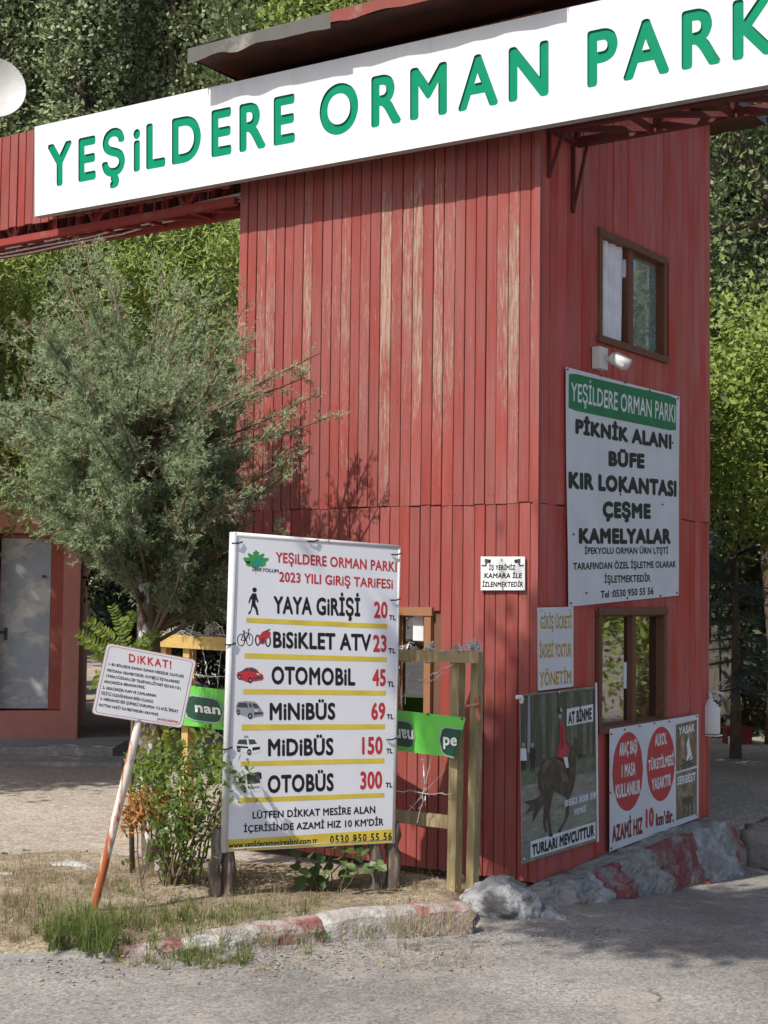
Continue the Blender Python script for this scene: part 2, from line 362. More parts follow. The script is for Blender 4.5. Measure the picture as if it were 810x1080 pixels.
M['bark_lime'] = patchy('limewashed_bark', (0.18, 0.13, 0.10), (0.62, 0.60, 0.58), (16, 16, 7), 0.54, 0.58, bump=1.0, dist=0.02)
M['stump'] = patchy('grey_post_wood', (0.13, 0.095, 0.075), (0.26, 0.22, 0.19), (34, 34, 4), 0.5, 0.62, bump=0.8, dist=0.01)
M['twig'] = plain('twig_bark', (0.16, 0.11, 0.075), 0.9)
M['dish'] = patchy('dish_paint', (0.60, 0.59, 0.56), (0.50, 0.24, 0.10), (4, 4, 4), 0.60, 0.70, rough=0.45, bump=0.05)
M['asphalt'] = ground_mat('old_asphalt', [(0.175, 0.160, 0.146), (0.235, 0.218, 0.20), (0.30, 0.275, 0.25)], 0.9, 95, 0.8, 0.42, 0.007, worn=True)
M['gravel'] = ground_mat('pale_gravel', [(0.29, 0.25, 0.21), (0.36, 0.31, 0.26), (0.41, 0.36, 0.30)], 0.5, 55, 0.9, 0.4, 0.012)
M['soil'] = ground_mat('dry_soil', [(0.15, 0.115, 0.08), (0.25, 0.20, 0.14), (0.34, 0.28, 0.21)], 2.2, 70, 1.0, 0.5, 0.015)
M['pad'] = ground_mat('worn_concrete_pad', [(0.24, 0.225, 0.21), (0.30, 0.28, 0.26)], 1.4, 60, 0.5, 0.25)
M['hill'] = ground_mat('wooded_hillside', [(0.012, 0.02, 0.009), (0.035, 0.048, 0.02)], 0.6, 3, 0.6, 0.6)
M['cabinet_red'] = plain('fire_cabinet_red', (0.17, 0.012, 0.015), 0.5)
M['plinth_red'] = patchy('plinth_worn_red', (0.24, 0.08, 0.072), (0.25, 0.22, 0.21), (7, 7, 7), 0.44, 0.6, bump=0.9, fine=40, dist=0.014)
M['plinth_white'] = patchy('plinth_worn_white', (0.42, 0.42, 0.42), (0.22, 0.21, 0.205), (7, 7, 7), 0.42, 0.56, bump=0.9, fine=40, dist=0.014)

M['timber_dark'] = patchy('dark_timber_panel', (0.17, 0.15, 0.125), (0.10, 0.085, 0.07), (20, 20, 3), 0.5, 0.6)

# ------------------------------------------------------------------ lettering and flat artwork
_cache = {}
LK = 0.22          # printed ink lies well under a millimetre above its sheet
def outline(s, res=3):
    """unfilled outline of a string in the built-in font: list of 2-D segments"""
    if ('o', s, res) in _cache: return _cache[('o', s, res)]
    cu = bpy.data.curves.new('lettering', 'FONT'); cu.body = s; cu.size = 1.0; cu.resolution_u = res; cu.fill_mode = 'NONE'
    o = bpy.data.objects.new('lettering', cu); COL.objects.link(o); bpy.context.view_layer.update()
    me = bpy.data.meshes.new_from_object(o.evaluated_get(bpy.context.evaluated_depsgraph_get()))
    v = np.zeros(len(me.vertices) * 3); me.vertices.foreach_get('co', v); v = v.reshape(-1, 3)[:, :2]
    e = np.zeros(len(me.edges) * 2, np.int32); me.edges.foreach_get('vertices', e); e = e.reshape(-1, 2)
    bpy.data.objects.remove(o); bpy.data.curves.remove(cu); bpy.data.meshes.remove(me)
    _cache[('o', s, res)] = (v, e); return v, e
def inside(P, A, Bq):
    """even-odd test of points P against the segments A-B"""
    x, y = P[:, 0:1], P[:, 1:2]; ay, by = A[None, :, 1], Bq[None, :, 1]
    c = (ay > y) != (by > y); t = np.where(c, (y - ay) / np.where(by == ay, 1, by - ay), 0)
    return ((c & (x < A[None, :, 0] + t * (Bq[None, :, 0] - A[None, :, 0]))).sum(1) % 2) == 1
def fat(c, b, res=3):
    """one character thickened by b: triangulated union of shifted copies"""
    if (c, b, res) in _cache: return _cache[(c, b, res)]
    v, e = outline(c, res)
    if len(v) == 0: _cache[(c, b, res)] = (np.zeros((0, 2)), []); return _cache[(c, b, res)]
    r = b * .7071; sh = [(0, 0)] if b == 0 else [(b, 0), (-b, 0), (0, b), (0, -b), (r, r), (r, -r), (-r, r), (-r, -r), (0, 0)]
    V = []; Eg = []
    for dx, dy in sh:
        k = len(V); V += [Vector((p[0] + dx, p[1] + dy)) for p in v]; Eg += [(int(i) + k, int(j) + k) for i, j in e]
    r_ = delaunay_2d_cdt(V, Eg, [], 0, 1e-6)
    vv = np.array([tuple(p) for p in r_[0]]); f = [tuple(t) for t in r_[2]]
    if not f: _cache[(c, b, res)] = (np.zeros((0, 2)), []); return _cache[(c, b, res)]
    cen = np.array([(vv[t[0]] + vv[t[1]] + vv[t[2]]) / 3 for t in f]); keep = np.zeros(len(f), bool)
    A, Bq = v[e[:, 0]], v[e[:, 1]]
    for dx, dy in sh: keep |= inside(cen - np.array((dx, dy)), A, Bq)
    _cache[(c, b, res)] = (vv, [t for t, k in zip(f, keep) if k]); return _cache[(c, b, res)]
def advance(c):
    if ('a', c) not in _cache: _cache[('a', c)] = outline(c + 'H')[0][-12:, 0].min() - outline('H')[0][:, 0].min()
    return _cache[('a', c)]
def glyphs(s, bold=0.0, track=1.0, res=3):
    x = 0.0; V = []; F = []; spans = []
    for c in s:
        v, f = fat(c, bold, res) if c != ' ' else (np.zeros((0, 2)), [])
        k = len(V); V += [(p[0] + x, p[1]) for p in v]; F += [tuple(i + k for i in t) for t in f]
        spans.append((min([q[0] for q in V[k:]], default=x), max([q[0] for q in V[k:]], default=x)))
        x += advance(c) * track + (track - 1) * .2
    return np.array(V), F, spans
CAP = None
def cap_height():
    global CAP
    if CAP is None: CAP = outline('H')[0][:, 1].max()
    return CAP
def text(mb, plane, s, q, mat, bold=0.02, track=None, lift=0.004, warp=None, slant=0.0):
    """writes s into the pixel box q = TL,TR,BR,BL (capital height) lying on the plane"""
    if track is None: track = 1.0 + 1.1 * bold
    v, f, _ = glyphs(s, bold, track)
    if len(v) == 0: return
    c = cap_height(); x0, x1 = v[:, 0].min(), v[:, 0].max()
    TL, TR, BR, BL = [plane.at(p, lift * LK) for p in q]
    out = []
    for x, y in v:
        t = (y + bold) / (c + 2 * bold); u = (x - x0) / (x1 - x0) + slant * t
        p = (BL * (1 - u) + BR * u) * (1 - t) + (TL * (1 - u) + TR * u) * t
        out.append(p + plane.n * warp(p) if warp else p)
    mb.add(out, f, mat)
def line(z, x0, t0, b0, x1, t1, b1):
    """box for a text line from zoom coordinates"""
    return [z(x0, t0), z(x1, t1), z(x1, b1), z(x0, b0)]
def poly(mb, plane, pts, mat, lift=0.003, warp=None):
    p3 = [plane.at(p, lift * LK) for p in pts]
    tri = tessellate_polygon([p3])
    if warp: p3 = [p + plane.n * warp(p) for p in p3]
    mb.add(p3, [tuple(t) for t in tri], mat)
def ellipse(c, rx, ry, n=28, skew=0.0, a0=0, a1=2 * math.pi):
    return [(c[0] + rx * math.cos(a0 + (a1 - a0) * i / n), c[1] + ry * math.sin(a0 + (a1 - a0) * i / n) + skew * rx * math.cos(a0 + (a1 - a0) * i / n)) for i in range(n)]
def sheet(mb, plane, q, th, mat=0, edge=None, back=None, nu=1, nv=1, warp=None, sag=0.0):
    """a thin panel with thickness th whose face lies on the plane; corners q in pixels"""
    TL, TR, BR, BL = [plane.at(p) for p in q]
    F = []; Bk = []
    for j in range(nv + 1):
        for i in range(nu + 1):
            u = i / nu; t = j / nv
            p = (TL * (1 - u) + TR * u) * (1 - t) + (BL * (1 - u) + BR * u) * t
            w = warp(p) if warp else 0.0
            F.append(p + plane.n * w); Bk.append(p + plane.n * (w - th))
    n1 = nu + 1; nF = len(F)
    fs = [(j * n1 + i, (j + 1) * n1 + i, (j + 1) * n1 + i + 1, j * n1 + i + 1) for j in range(nv) for i in range(nu)]
    mb.add(F, fs, mat)
    mb.add(Bk, [f[::-1] for f in fs], mat if back is None else back)
    rim = [j * n1 for j in range(nv + 1)] + [nv * n1 + i for i in range(1, nu + 1)] + [j * n1 + nu for j in range(nv - 1, -1, -1)] + [i for i in range(nu - 1, 0, -1)]
    R = [F[i] for i in rim] + [Bk[i] for i in rim]; k = len(rim)
    mb.add(R, [(i, i + k, (i + 1) % k + k, (i + 1) % k) for i in range(k)], mat if edge is None else edge)
    return TL, TR, BR, BL

# ------------------------------------------------------------------ foliage
def leaves(name, pos, length, mat, parent=None, aspect=0.42, axis=None, spread=1.0, origin=None, mats=None, mi=None, face=1.0):
    """one mesh of many small separate leaf faces; axis biases the direction they point in"""
    n = len(pos); d = RNG.normal(size=(n, 3)) * spread
    if axis is not None: d = d + axis
    d /= np.linalg.norm(d, axis=1)[:, None] + 1e-9
    pf = np.array((-.25, -.45, .75)) * face + RNG.normal(size=(n, 3)) * .38   # blades turn their faces up and out to the light
    s = np.cross(d, pf); s /= np.linalg.norm(s, axis=1)[:, None] + 1e-9
    L = (length * RNG.uniform(0.65, 1.3, n))[:, None] if np.isscalar(length) else length[:, None]
    nrm = np.cross(d, s)
    V = np.empty((n, 4, 3)); mid = pos + d * L * 0.5 + nrm * L * 0.07
    V[:, 0] = pos; V[:, 1] = mid + s * L * aspect * 0.5; V[:, 2] = pos + d * L; V[:, 3] = mid - s * L * aspect * 0.5
    V = V.reshape(-1, 3)
    off = np.array(origin if origin is not None else (0, 0, 0), float)
    if parent is not None:
        off = np.array(parent.location)
    me = bpy.data.meshes.new(name)
    me.vertices.add(n * 4); me.vertices.foreach_set('co', (V - off).astype(np.float32).ravel())
    me.loops.add(n * 4); me.loops.foreach_set('vertex_index', np.arange(n * 4, dtype=np.int32))
    me.polygons.add(n); me.polygons.foreach_set('loop_start', np.arange(0, n * 4, 4, dtype=np.int32))
    me.update(calc_edges=True)
    for q in (mats or [mat]): me.materials.append(q)
    if mi is not None: me.polygons.foreach_set('material_index', np.asarray(mi, np.int32))
    o = bpy.data.objects.new(name, me); COL.objects.link(o)
    if parent is not None: o.parent = parent
    else: o.location = off
    return o
def clumps(nc, nl, center, radii, cr, shell=0.55, squash=1.0, keep=None):
    """leaf positions in uneven clumps through an ellipsoid"""
    c = RNG.normal(size=(nc * 3, 3)); c /= np.linalg.norm(c, axis=1)[:, None]
    r = RNG.uniform(0, 1, nc * 3) ** (1 / 3.0); r = shell + (1 - shell) * r
    c = c * r[:, None] * np.array(radii) + np.array(center)
    if keep is not None: c = c[keep(c)]
    c = c[:nc]
    k = RNG.integers(0, len(c), nl); w = RNG.uniform(0.5, 1.5, len(c))
    return c[k] + RNG.normal(size=(nl, 3)) * (cr * w[k])[:, None] * np.array((1, 1, squash))
def limb(mb, a, b, r0, r1, wob=0.05, n=7, seg=6, m=0):
    a = Vector(a); b = Vector(b); pts = []; rs = []
    for i in range(seg + 1):
        t = i / seg; p = a.lerp(b, t)
        if 0 < i < seg: p += Vector((random.uniform(-1, 1), random.uniform(-1, 1), random.uniform(-.4, .4))) * wob
        pts.append(p); rs.append(r0 * (1 - t) + r1 * t)
    mb.tube(pts, rs, n, m); return pts
def tree(name, label, cat, base, height, trunk_r, crown_c, radii, nc, nl, cr, leaf, mat, group=None, aspect=0.42, axis=None, shell=0.5, squash=1.0, limbs=7, bark='bark', lean=(0, 0), keep=None, spread=1.0):
    base = Vector(base); t = thing(name, label, cat, base, 0, group)
    mb = MB(); top = Vector((base.x + lean[0], base.y + lean[1], base.z + height))
    trunk = limb(mb, base - Vector((0, 0, .1)), top, trunk_r, trunk_r * 0.25, trunk_r * 0.4, 9, 8)
    cc = Vector(crown_c)
    for i in range(limbs):
        s = trunk[random.randint(3, 7)]
        a = random.uniform(0, 6.28); e = cc + Vector((math.cos(a) * radii[0] * .7, math.sin(a) * radii[1] * .7, random.uniform(-.5, .7) * radii[2]))
        limb(mb, s, e, trunk_r * 0.45, trunk_r * 0.08, 0.08, 6, 6)
    mb.build('trunk', M[bark], t, True)
    leaves('crown', clumps(nc, nl, crown_c, radii, cr, shell, squash, keep), leaf, mat, t, aspect, axis, spread)
    return t
def copy_tree(o, loc, rz, scale=1.0, label=None):
    c = o.copy(); COL.objects.link(c); c.location = loc; c.rotation_euler = (0, 0, rz); c.scale = (scale,) * 3
    if label: c['label'] = label
    for ch in list(o.children):
        d = ch.copy(); COL.objects.link(d); d.parent = c
    return c
# ------------------------------------------------------------------ the gatehouse frame: local x to the right along the front, y into the picture along the side
ANG = math.atan(1110 / FOC)
SX = Vector((math.cos(ANG), -math.sin(ANG), 0)); SY = Vector((math.sin(ANG), math.cos(ANG), 0)); UZ = Vector((0, 0, 1))
C0 = ground(563.5, 940)
def B(x, y, z): return C0 + SX * x + SY * y + UZ * z
def inv(p):
    d = p - C0; return d.dot(SX), d.dot(SY), p.z
FRONT = Plane(C0, -SY); SIDE = Plane(C0, SX)
xL = inv(FRONT.at((252, 380)))[0]; yR = inv(SIDE.at((746.5, 520)))[1]
zSeam = inv(FRONT.at((560, 530)))[2]; HT = 4.92; Z0 = 0.05
print('GATE', C0, xL, yR, zSeam)

# ------------------------------------------------------------------ ground, road, yard
def sstep(t): t = max(0.0, min(1.0, t)); return t * t * (3 - 2 * t)
def grade(x, y):
    """the road falls gently away along the shaded side of the gatehouse"""
    lx, ly, _ = inv(Vector((x, y, 0))); d = float(np.interp(ly, [-2.2, -.5, .3, 1, 1.7, 2.3, 8], [0, -.03, -.085, -.15, -.19, -.21, -.25]))
    return d * sstep((lx + .35) / .65)
def grid_sheet(name, x0, x1, y0, y1, nx, ny, zf, mat):
    vs = [(x0 + (x1 - x0) * i / nx, y0 + (y1 - y0) * j / ny) for j in range(ny + 1) for i in range(nx + 1)]
    mb = MB(); mb.add([(x, y, zf(x, y)) for x, y in vs], [(j * (nx + 1) + i, j * (nx + 1) + i + 1, (j + 1) * (nx + 1) + i + 1, (j + 1) * (nx + 1) + i) for j in range(ny) for i in range(nx)])
    o = mb.build(name, mat, None, True, Vector((0, 0, 0))); tag(o, kind='structure'); return o
def nz(x, y, s, seed=0.0): return noise.noise(Vector((x * s + seed, y * s - seed, seed)))
gx = [-150, -80, -40, -20] + list(np.arange(-12, -1, 1.0)) + list(np.arange(-1, 5, .25)) + list(np.arange(5, 13, 1.0)) + [16, 24, 40, 80, 150]
gy = [-60, -30, -12, -5, 0, 3] + list(np.arange(5, 14, .25)) + list(np.arange(14, 26, 1.0)) + [30, 40, 60, 100, 190]
mb = MB(); mb.add([(x, y, grade(x, y)) for y in gy for x in gx], [(j * len(gx) + i, j * len(gx) + i + 1, (j + 1) * len(gx) + i + 1, (j + 1) * len(gx) + i) for j in range(len(gy) - 1) for i in range(len(gx) - 1)])
tag(mb.build('ground', M['gravel'], None, True, Vector((0, 0, 0))), kind='structure')
# asphalt of the entrance road, running along the kerb and round the gatehouse to the right
kerb_px = [(-70, 1020), (40, 1016), (130, 1014), (195, 1010), (275, 1003), (340, 997), (400, 992), (440, 989), (499, 985)]
kerb_pts = [ground(*p) for p in kerb_px]
edge = [Vector((-40, kerb_pts[0].y + 2, 0))] + [p + Vector((0, 0.05, 0)) for p in kerb_pts] + [ground(520, 962), B(.1, -.1, 0), B(.1, 1.2, 0), B(.15, 2.45, 0), B(.9, 2.3, 0), B(2.0, 1.9, 0), Vector((6, 10.4, 0)), Vector((40, 13, 0))]
edge = [Vector((p.x, p.y, 0)) for p in edge]
mb = MB(); rows = 26
for i in range(len(edge) - 1):
    a, b = edge[i], edge[i + 1]; n = max(1, int((b - a).length / 0.25)) if (b - a).length < 6 else 4
    for k in range(n):
        p = a.lerp(b, k / n); q = a.lerp(b, (k + 1) / n)
        for r in range(rows):
            t0 = (r / rows) ** 1.6; t1 = ((r + 1) / rows) ** 1.6
            def cell(s, t):
                y = s.y + (-20 - s.y) * t
                e = 0.02 * nz(s.x, y, 1.3, 3) * min(1, 6 * t) + 0.006 * nz(s.x, y, 7, 9)
                return Vector((s.x, y, grade(s.x, y) + 0.014 + max(-0.003, e)))
            mb.quad(cell(p, t1), cell(q, t1), cell(q, t0), cell(p, t0))
tag(mb.build('road', M['asphalt'], None, False, Vector((0, 0, 0))), kind='structure')
# the planted verge behind the kerb: a low uneven mound of dry soil
vq = [(-260, 1018), (40, 1012), (130, 1008), (275, 997), (400, 985), (497, 975), (520, 940), (440, 928), (300, 918), (160, 912), (80, 905), (-30, 905), (-260, 912)]
vp = [ground(*p) for p in vq]; cen = sum(vp, Vector()) / len(vp)
bm = bmesh.new(); bvs = [bm.verts.new(p) for p in vp]; bm.faces.new(bvs)
bmesh.ops.triangulate(bm, faces=bm.faces[:])
for _ in range(5): bmesh.ops.subdivide_edges(bm, edges=[e for e in bm.edges if e.calc_length() > 0.12], cuts=1, use_grid_fill=True)
bmesh.ops.triangulate(bm, faces=bm.faces[:])
def seg_d(p, a, b):
    ab = b - a; t = max(0, min(1, (p - a).dot(ab) / ab.length_squared)); return (p - a - ab * t).length
for v in bm.verts:
    d = min(seg_d(v.co.copy() * 1, vp[i], vp[(i + 1) % len(vp)]) for i in range(len(vp)))
    v.co.z = 0.010 + min(1, d / 0.18) * (0.055 + 0.03 * nz(v.co.x, v.co.y, 2.5, 5)) + 0.012 * abs(nz(v.co.x, v.co.y, 14, 2)) * min(1, d / .1)
mb = MB(); mb.add([v.co.copy() for v in bm.verts], [[v.index for v in f.verts] for f in bm.faces] if not bm.verts.index_update() else [])
bm.free()
tag(mb.build('verge', M['soil'], None, True, Vector((0, 0, 0))), kind='structure')
def verge_z(x, y): return 0.06

# kerb of painted, crumbling concrete blocks
blocks = [(-70, 119, 'concrete', .03), (120, 194.5, 'kerb_red', .045), (195, 276.5, 'kerb_white', .08), (277, 342.5, 'kerb_red', .105), (343, 440.5, 'kerb_white', .13), (441, 499, 'kerb_red', .14)]
def kerb_at(px):
    for i in range(len(kerb_px) - 1):
        if px <= kerb_px[i + 1][0]:
            t = (px - kerb_px[i][0]) / (kerb_px[i + 1][0] - kerb_px[i][0]); return kerb_pts[i].lerp(kerb_pts[i + 1], t)
    return kerb_pts[-1]
mb = MB(); kn = ['concrete', 'kerb_white', 'kerb_red']
hprev = None
for (a, b, mt, h) in blocks:
    n = 14; rings = []
    for i in range(n + 1):
        px = a + (b - a) * i / n; c = kerb_at(px); d = (kerb_at(min(px + 5, 499)) - kerb_at(max(px - 5, -70))).normalized(); nn = Vector((-d.y, d.x, 0))
        h = float(np.interp(px, [-70, 60, 150, 235, 310, 390, 499], [.012, .02, .04, .085, .105, .125, .135])); hh = h * (1 + 0.10 * nz(c.x, c.y, 4, 1)); prof = [(0.0, -0.03), (0.008, hh * .55), (0.016, hh - .022), (0.035, hh), (0.11, hh + .006), (0.17, hh - .004), (0.185, hh * .5), (0.19, -0.03)]
        er = 0.0 if 0 < i < n else 0.004
        ring = []
        for k, (u, z) in enumerate(prof):
            jit = Vector((nz(c.x * 9 + k, c.y * 9, 1.7, 4), nz(c.x * 9, c.y * 9 + k, 1.7, 8), nz(c.x * 9 + k, c.y * 9 - k, 1.9, 12))) * 0.008
            ring.append(c + nn * (u + er) + UZ * (z - er * (z > 0)) + (jit if z > 0 else Vector()))
        rings.append(ring)
    m = kn.index(mt); K = len(rings[0])
    for i in range(n):
        for k in range(K - 1): mb.quad(rings[i][k], rings[i + 1][k], rings[i + 1][k + 1], rings[i][k + 1], m)
    mb.add(rings[0], [tuple(range(K))], m); mb.add(rings[-1], [tuple(range(K))[::-1]], m)
tag(mb.build('kerb', [M[k] for k in kn], None, False, Vector((0, 0, 0))), kind='structure')

# wooded hillside far behind
grid_sheet('hill', -120, 120, 46, 150, 40, 20, lambda x, y: (y - 46) * 0.62 + 2.5 * nz(x, y, 0.06, 3) - 1.0, M['hill'])

# ------------------------------------------------------------------ gatehouse
gate = thing('gatehouse', 'two-storey red board gatehouse with flaking paint under the white park sign', 'gatehouse', C0, -ANG)
def wx(u0, u1, z0, z1): return (min(u0, u1), max(u0, u1), min(z0, z1), max(z0, z1))
a = inv(SIDE.at((628, 236))); b = inv(SIDE.at((699, 387))); UP = wx(a[1], b[1], a[2] - .03, b[2] + .02)
a = inv(SIDE.at((627.5, 641))); b = inv(SIDE.at((699, 762))); LO = wx(a[1], b[1], a[2], b[2] - .01)
a = inv(FRONT.at((380, 640))); b = inv(FRONT.at((456, 770))); FR = wx(a[0], b[0], a[2], b[2] + .0)
print('WIN', UP, LO, FR)
def cut(z0, z1, holes, u0, u1):
    segs = [(z0, z1)]
    for (h0, h1, hz0, hz1) in holes:
        if u1 <= h0 or u0 >= h1: continue
        out = []
        for s0, s1 in segs:
            if hz0 > s0: out.append((s0, min(s1, hz0)))
            if hz1 < s1: out.append((max(s0, hz1), s1))
        segs = [s for s in out if s[1] - s[0] > 0.01]
    return segs
def board_wall(mb, P, u0, u1, z0, z1, w, holes, seed, g=.0032):
    """vertical tongue-and-groove boards; P(u, d, z) with d outwards"""
    rd = random.Random(seed); u = u0
    while u < u1 - 0.005:
        ww = min(w * rd.uniform(0.93, 1.07), u1 - u)
        if u1 - u - ww < 0.02: ww = u1 - u
        d = 0.018 + rd.uniform(-.0018, .0018); dz = rd.uniform(-.006, .006); tw = rd.uniform(-.002, .002)
        for s0, s1 in cut(z0, z1, holes, u + .003, u + ww - .003):
            e0 = s0 + (dz if s0 == z0 and z0 > 1 else 0); e1 = s1 + (dz if s1 == z1 and z1 < 4 else 0)
            a0 = u + g; a1 = u + ww - g
            # chamfered board section
            pr = [(a0, 0), (a0, d - .004 + tw), (a0 + .006, d + tw), (a1 - .003, d - tw), (a1, d - .003 - tw), (a1, 0)]
            nseg = max(1, int((e1 - e0) / 0.8)); rings = []
            for k in range(nseg + 1):
                z = e0 + (e1 - e0) * k / nseg; bow = rd.uniform(-.0018, .0018) if 0 < k < nseg else 0
                rings.append([P(x, y + (bow if y > 0 else 0), z) for x, y in pr])
            for k in range(nseg):
                for i in range(5): mb.quad(rings[k][i], rings[k][i + 1], rings[k + 1][i + 1], rings[k + 1][i])
            b = len(mb.v)
            mb.add(rings[0], [(5, 4, 3, 2, 1, 0)]); mb.add(rings[-1], [(0, 1, 2, 3, 4, 5)])
            # weld the island: share nothing, caps are tiny
        u += ww
def weld(o):
    bm = bmesh.new(); bm.from_mesh(o.data); bmesh.ops.remove_doubles(bm, verts=bm.verts[:], dist=0.0004); bm.to_mesh(o.data); bm.free(); o.data.update()
PF = lambda u, d, z: B(u, -d, z)
PS = lambda u, d, z: B(d, u, z)
shr = lambda h, g=.015: (h[0] + g, h[1] - g, h[2] + g, h[3] - g)
mb = MB()
board_wall(mb, PF, xL, -0.012, zSeam, HT, 0.0745, [], 1, .0019)
rd = random.Random(12); u = xL
while u < -.03:
    for z in (zSeam + .05, zSeam + .62, zSeam + 1.25, zSeam + 1.9, HT - .32):
        for du in (.02, .052):
            if rd.random() < .8: c_ = B(u + du, -.0192, z + rd.uniform(-.012, .012)); mb.add([c_ + SX * .0032 * math.cos(a) + UZ * .0032 * math.sin(a) for a in (0, 1.05, 2.1, 3.14, 4.2, 5.24)], [(0, 1, 2, 3, 4, 5)], 1)
    u += .0745
weld(mb.build('front_boards', [M['front'], M['nail']], gate))
mb = MB()
board_wall(mb, lambda u, d, z: B(u, -d + .004, z), xL, -0.012, Z0, zSeam - .004, 0.0745, [shr(FR)], 2, .0018)
weld(mb.build('lower_front_boards', M['front'], gate))
mb = MB()
board_wall(mb, PS, 0.006, yR, zSeam, HT, 0.10, [shr(UP)], 3, .0016)
weld(mb.build('side_boards', M['side'], gate))
mb = MB()
board_wall(mb, lambda u, d, z: B(d - .004, u, z), 0.006, yR, Z0, zSeam - .004, 0.10, [shr(LO)], 4, .0016)
weld(mb.build('lower_side_boards', M['side'], gate))
mb = MB(); mb.box(B, -.014, .022, -.024, .004, Z0, HT)          # corner post
mb.build('corner_trim', M['trim'], gate)
# core walls with openings (what shows in the joints), back walls and floors
def core(mb, P, u0, u1, z0, z1, d0, d1, hole):
    h0, h1, a, b = hole
    for (p, q, r, s) in ((u0, u1, z0, a), (u0, u1, b, z1), (u0, h0, a, b), (h1, u1, a, b)):
        mb.hexa([P(p, d0, r), P(q, d0, r), P(q, d1, r), P(p, d1, r), P(p, d0, s), P(q, d0, s), P(q, d1, s), P(p, d1, s)])
mb = MB()
core(mb, PF, xL, -.001, Z0, zSeam - .01, -.06, 0, shr(FR)); mb.box(B, xL, -.001, 0, .06, zSeam - .01, HT)
core(mb, PS, .061, yR, Z0, zSeam - .01, -.06, 0, shr(LO)); core(mb, PS, .061, yR, zSeam - .01, HT, -.06, 0, shr(UP))
mb.build('wall_core', M['gap'], gate)
mb = MB()
mb.box(B, xL, -.061, yR - .06, yR - .001, Z0, HT); mb.box(B, xL, xL + .06, .061, yR - .061, Z0, HT)
mb.box(B, xL + .06, -.061, .061, yR - .061, zSeam - .06, zSeam + .04); mb.box(B, xL + .06, -.061, .061, yR - .061, 0, Z0)
mb.build('back_wall', M['interior'], gate)
mb = MB()
board_wall(mb, lambda u, d, z: B(xL - d, u, z), 0, yR, Z0, HT, .1, [], 6); board_wall(mb, lambda u, d, z: B(u, yR + d, z), xL, 0, Z0, HT, .1, [], 7)
weld(mb.build('rear_boards', M['side'], gate))

def window(P, o, mat, fw, mull, split, outer_proud=.03, pane_mat='glass', left_open=False):
    u0, u1, z0, z1 = o
    fr = MB()
    def bar(a0, a1, b0, b1, d0=-.05, d1=outer_proud):
        fr.hexa([P(a0, d0, b0), P(a1, d0, b0), P(a1, d1, b0), P(a0, d1, b0), P(a0, d0, b1), P(a1, d0, b1), P(a1, d1, b1), P(a0, d1, b1)])
    bar(u0, u0 + fw, z0 + fw, z1 - fw); bar(u1 - fw, u1, z0 + fw, z1 - fw); bar(u0 - .01, u1 + .01, z1 - fw, z1 + .004, d1=outer_proud + .006); bar(u0 - .015, u1 + .015, z0, z0 + fw, d1=outer_proud + .012)
    um = u0 + (u1 - u0) * split
    bar(um - mull / 2, um + mull / 2, z0 + fw, z1 - fw, -.045, .018)
    f = fr.build('window', M[mat], gate)
    for (a0, a1, d) in ((u0 + fw, um - mull / 2, -.012), (um + mull / 2, u1 - fw, -.024)):
        if left_open and a0 == u0 + fw: continue
        s = .012; sa = MB()
        for (p, q, r, t) in ((a0, a0 + s, z0 + fw, z1 - fw), (a1 - s, a1, z0 + fw, z1 - fw), (a0 + s, a1 - s, z0 + fw, z0 + fw + s), (a0 + s, a1 - s, z1 - fw - s, z1 - fw)):
            sa.hexa([P(p, d - .012, r), P(q, d - .012, r), P(q, d + .008, r), P(p, d + .008, r), P(p, d - .012, t), P(q, d - .012, t), P(q, d + .008, t), P(p, d + .008, t)])
        sa.build('sash', M[mat], f)
        pm = MB(); pm.quad(P(a0 + s, d, z0 + fw + s), P(a1 - s, d, z0 + fw + s), P(a1 - s, d, z1 - fw - s), P(a0 + s, d, z1 - fw - s))
        pm.build('pane', M[pane_mat], f)
    return f, um
# upper side window: open left half with a white curtain
fw_, um = window(PS, UP, 'brown', .042, .065, .47, pane_mat='glass_dusty', left_open=True)
fw_['label'] = 'brown upper window with a white curtain in its open half'
mb = MB(); n = 26; c0 = UP[0] + .04; c1 = um - .045; top = []; bot = []
for i in range(n + 1):
    t = i / n; u = c0 + (c1 - c0) * t; d = -.012 + .010 * math.sin(t * 24) + .005 * math.sin(t * 53); top.append(PS(u, d, UP[3] - .03)); bot.append(PS(c0 + (c1 - c0) * t * (.92), d - .006 * math.sin(t * 17), UP[2] + .04))
for i in range(n): mb.quad(bot[i], bot[i + 1], top[i + 1], top[i])
mb.build('curtain', M['curtain'], fw_, True)
mb = MB(); T_ = lambda x, y, z: PS(um - .045 + x, -.03 + y, UP[3] - .16 + z)
mb.box(T_, -.012, .012, 0, .03, -.06, .05); mb.build('latch', M['plastic_white'], fw_)
# lower side window, ticket window
fw2, um2 = window(PS, LO, 'brown', .042, .05, .52, pane_mat='glass')
mb = MB()
mb.box(lambda x, y, z: PS(um2 - .10 + x, -.016 + y, LO[2] + .27 + z), -.045, .0, 0, .002, 0, .15); mb.box(lambda x, y, z: PS(um2 - .045 + x, -.016 + y, LO[2] + .25 + z), -.045, -.003, .004, .006, 0, .16)
mb.build('paper_notice', M['paper'], fw2)
fw3, um3 = window(PF, FR, 'orange_wood', .045, .05, .5, pane_mat='glass_dim')
fw3['label'] = 'orange wooden ticket window with a sheet of paper on its glass'
p = inv(FRONT.at((441, 664)))
mb = MB(); mb.box(lambda x, y, z: PF(p[0] + x, -.018 + y, p[2] + z), -.045, .028, 0, .004, -.065, .085); mb.build('paper_notice', M['paper'], fw3)
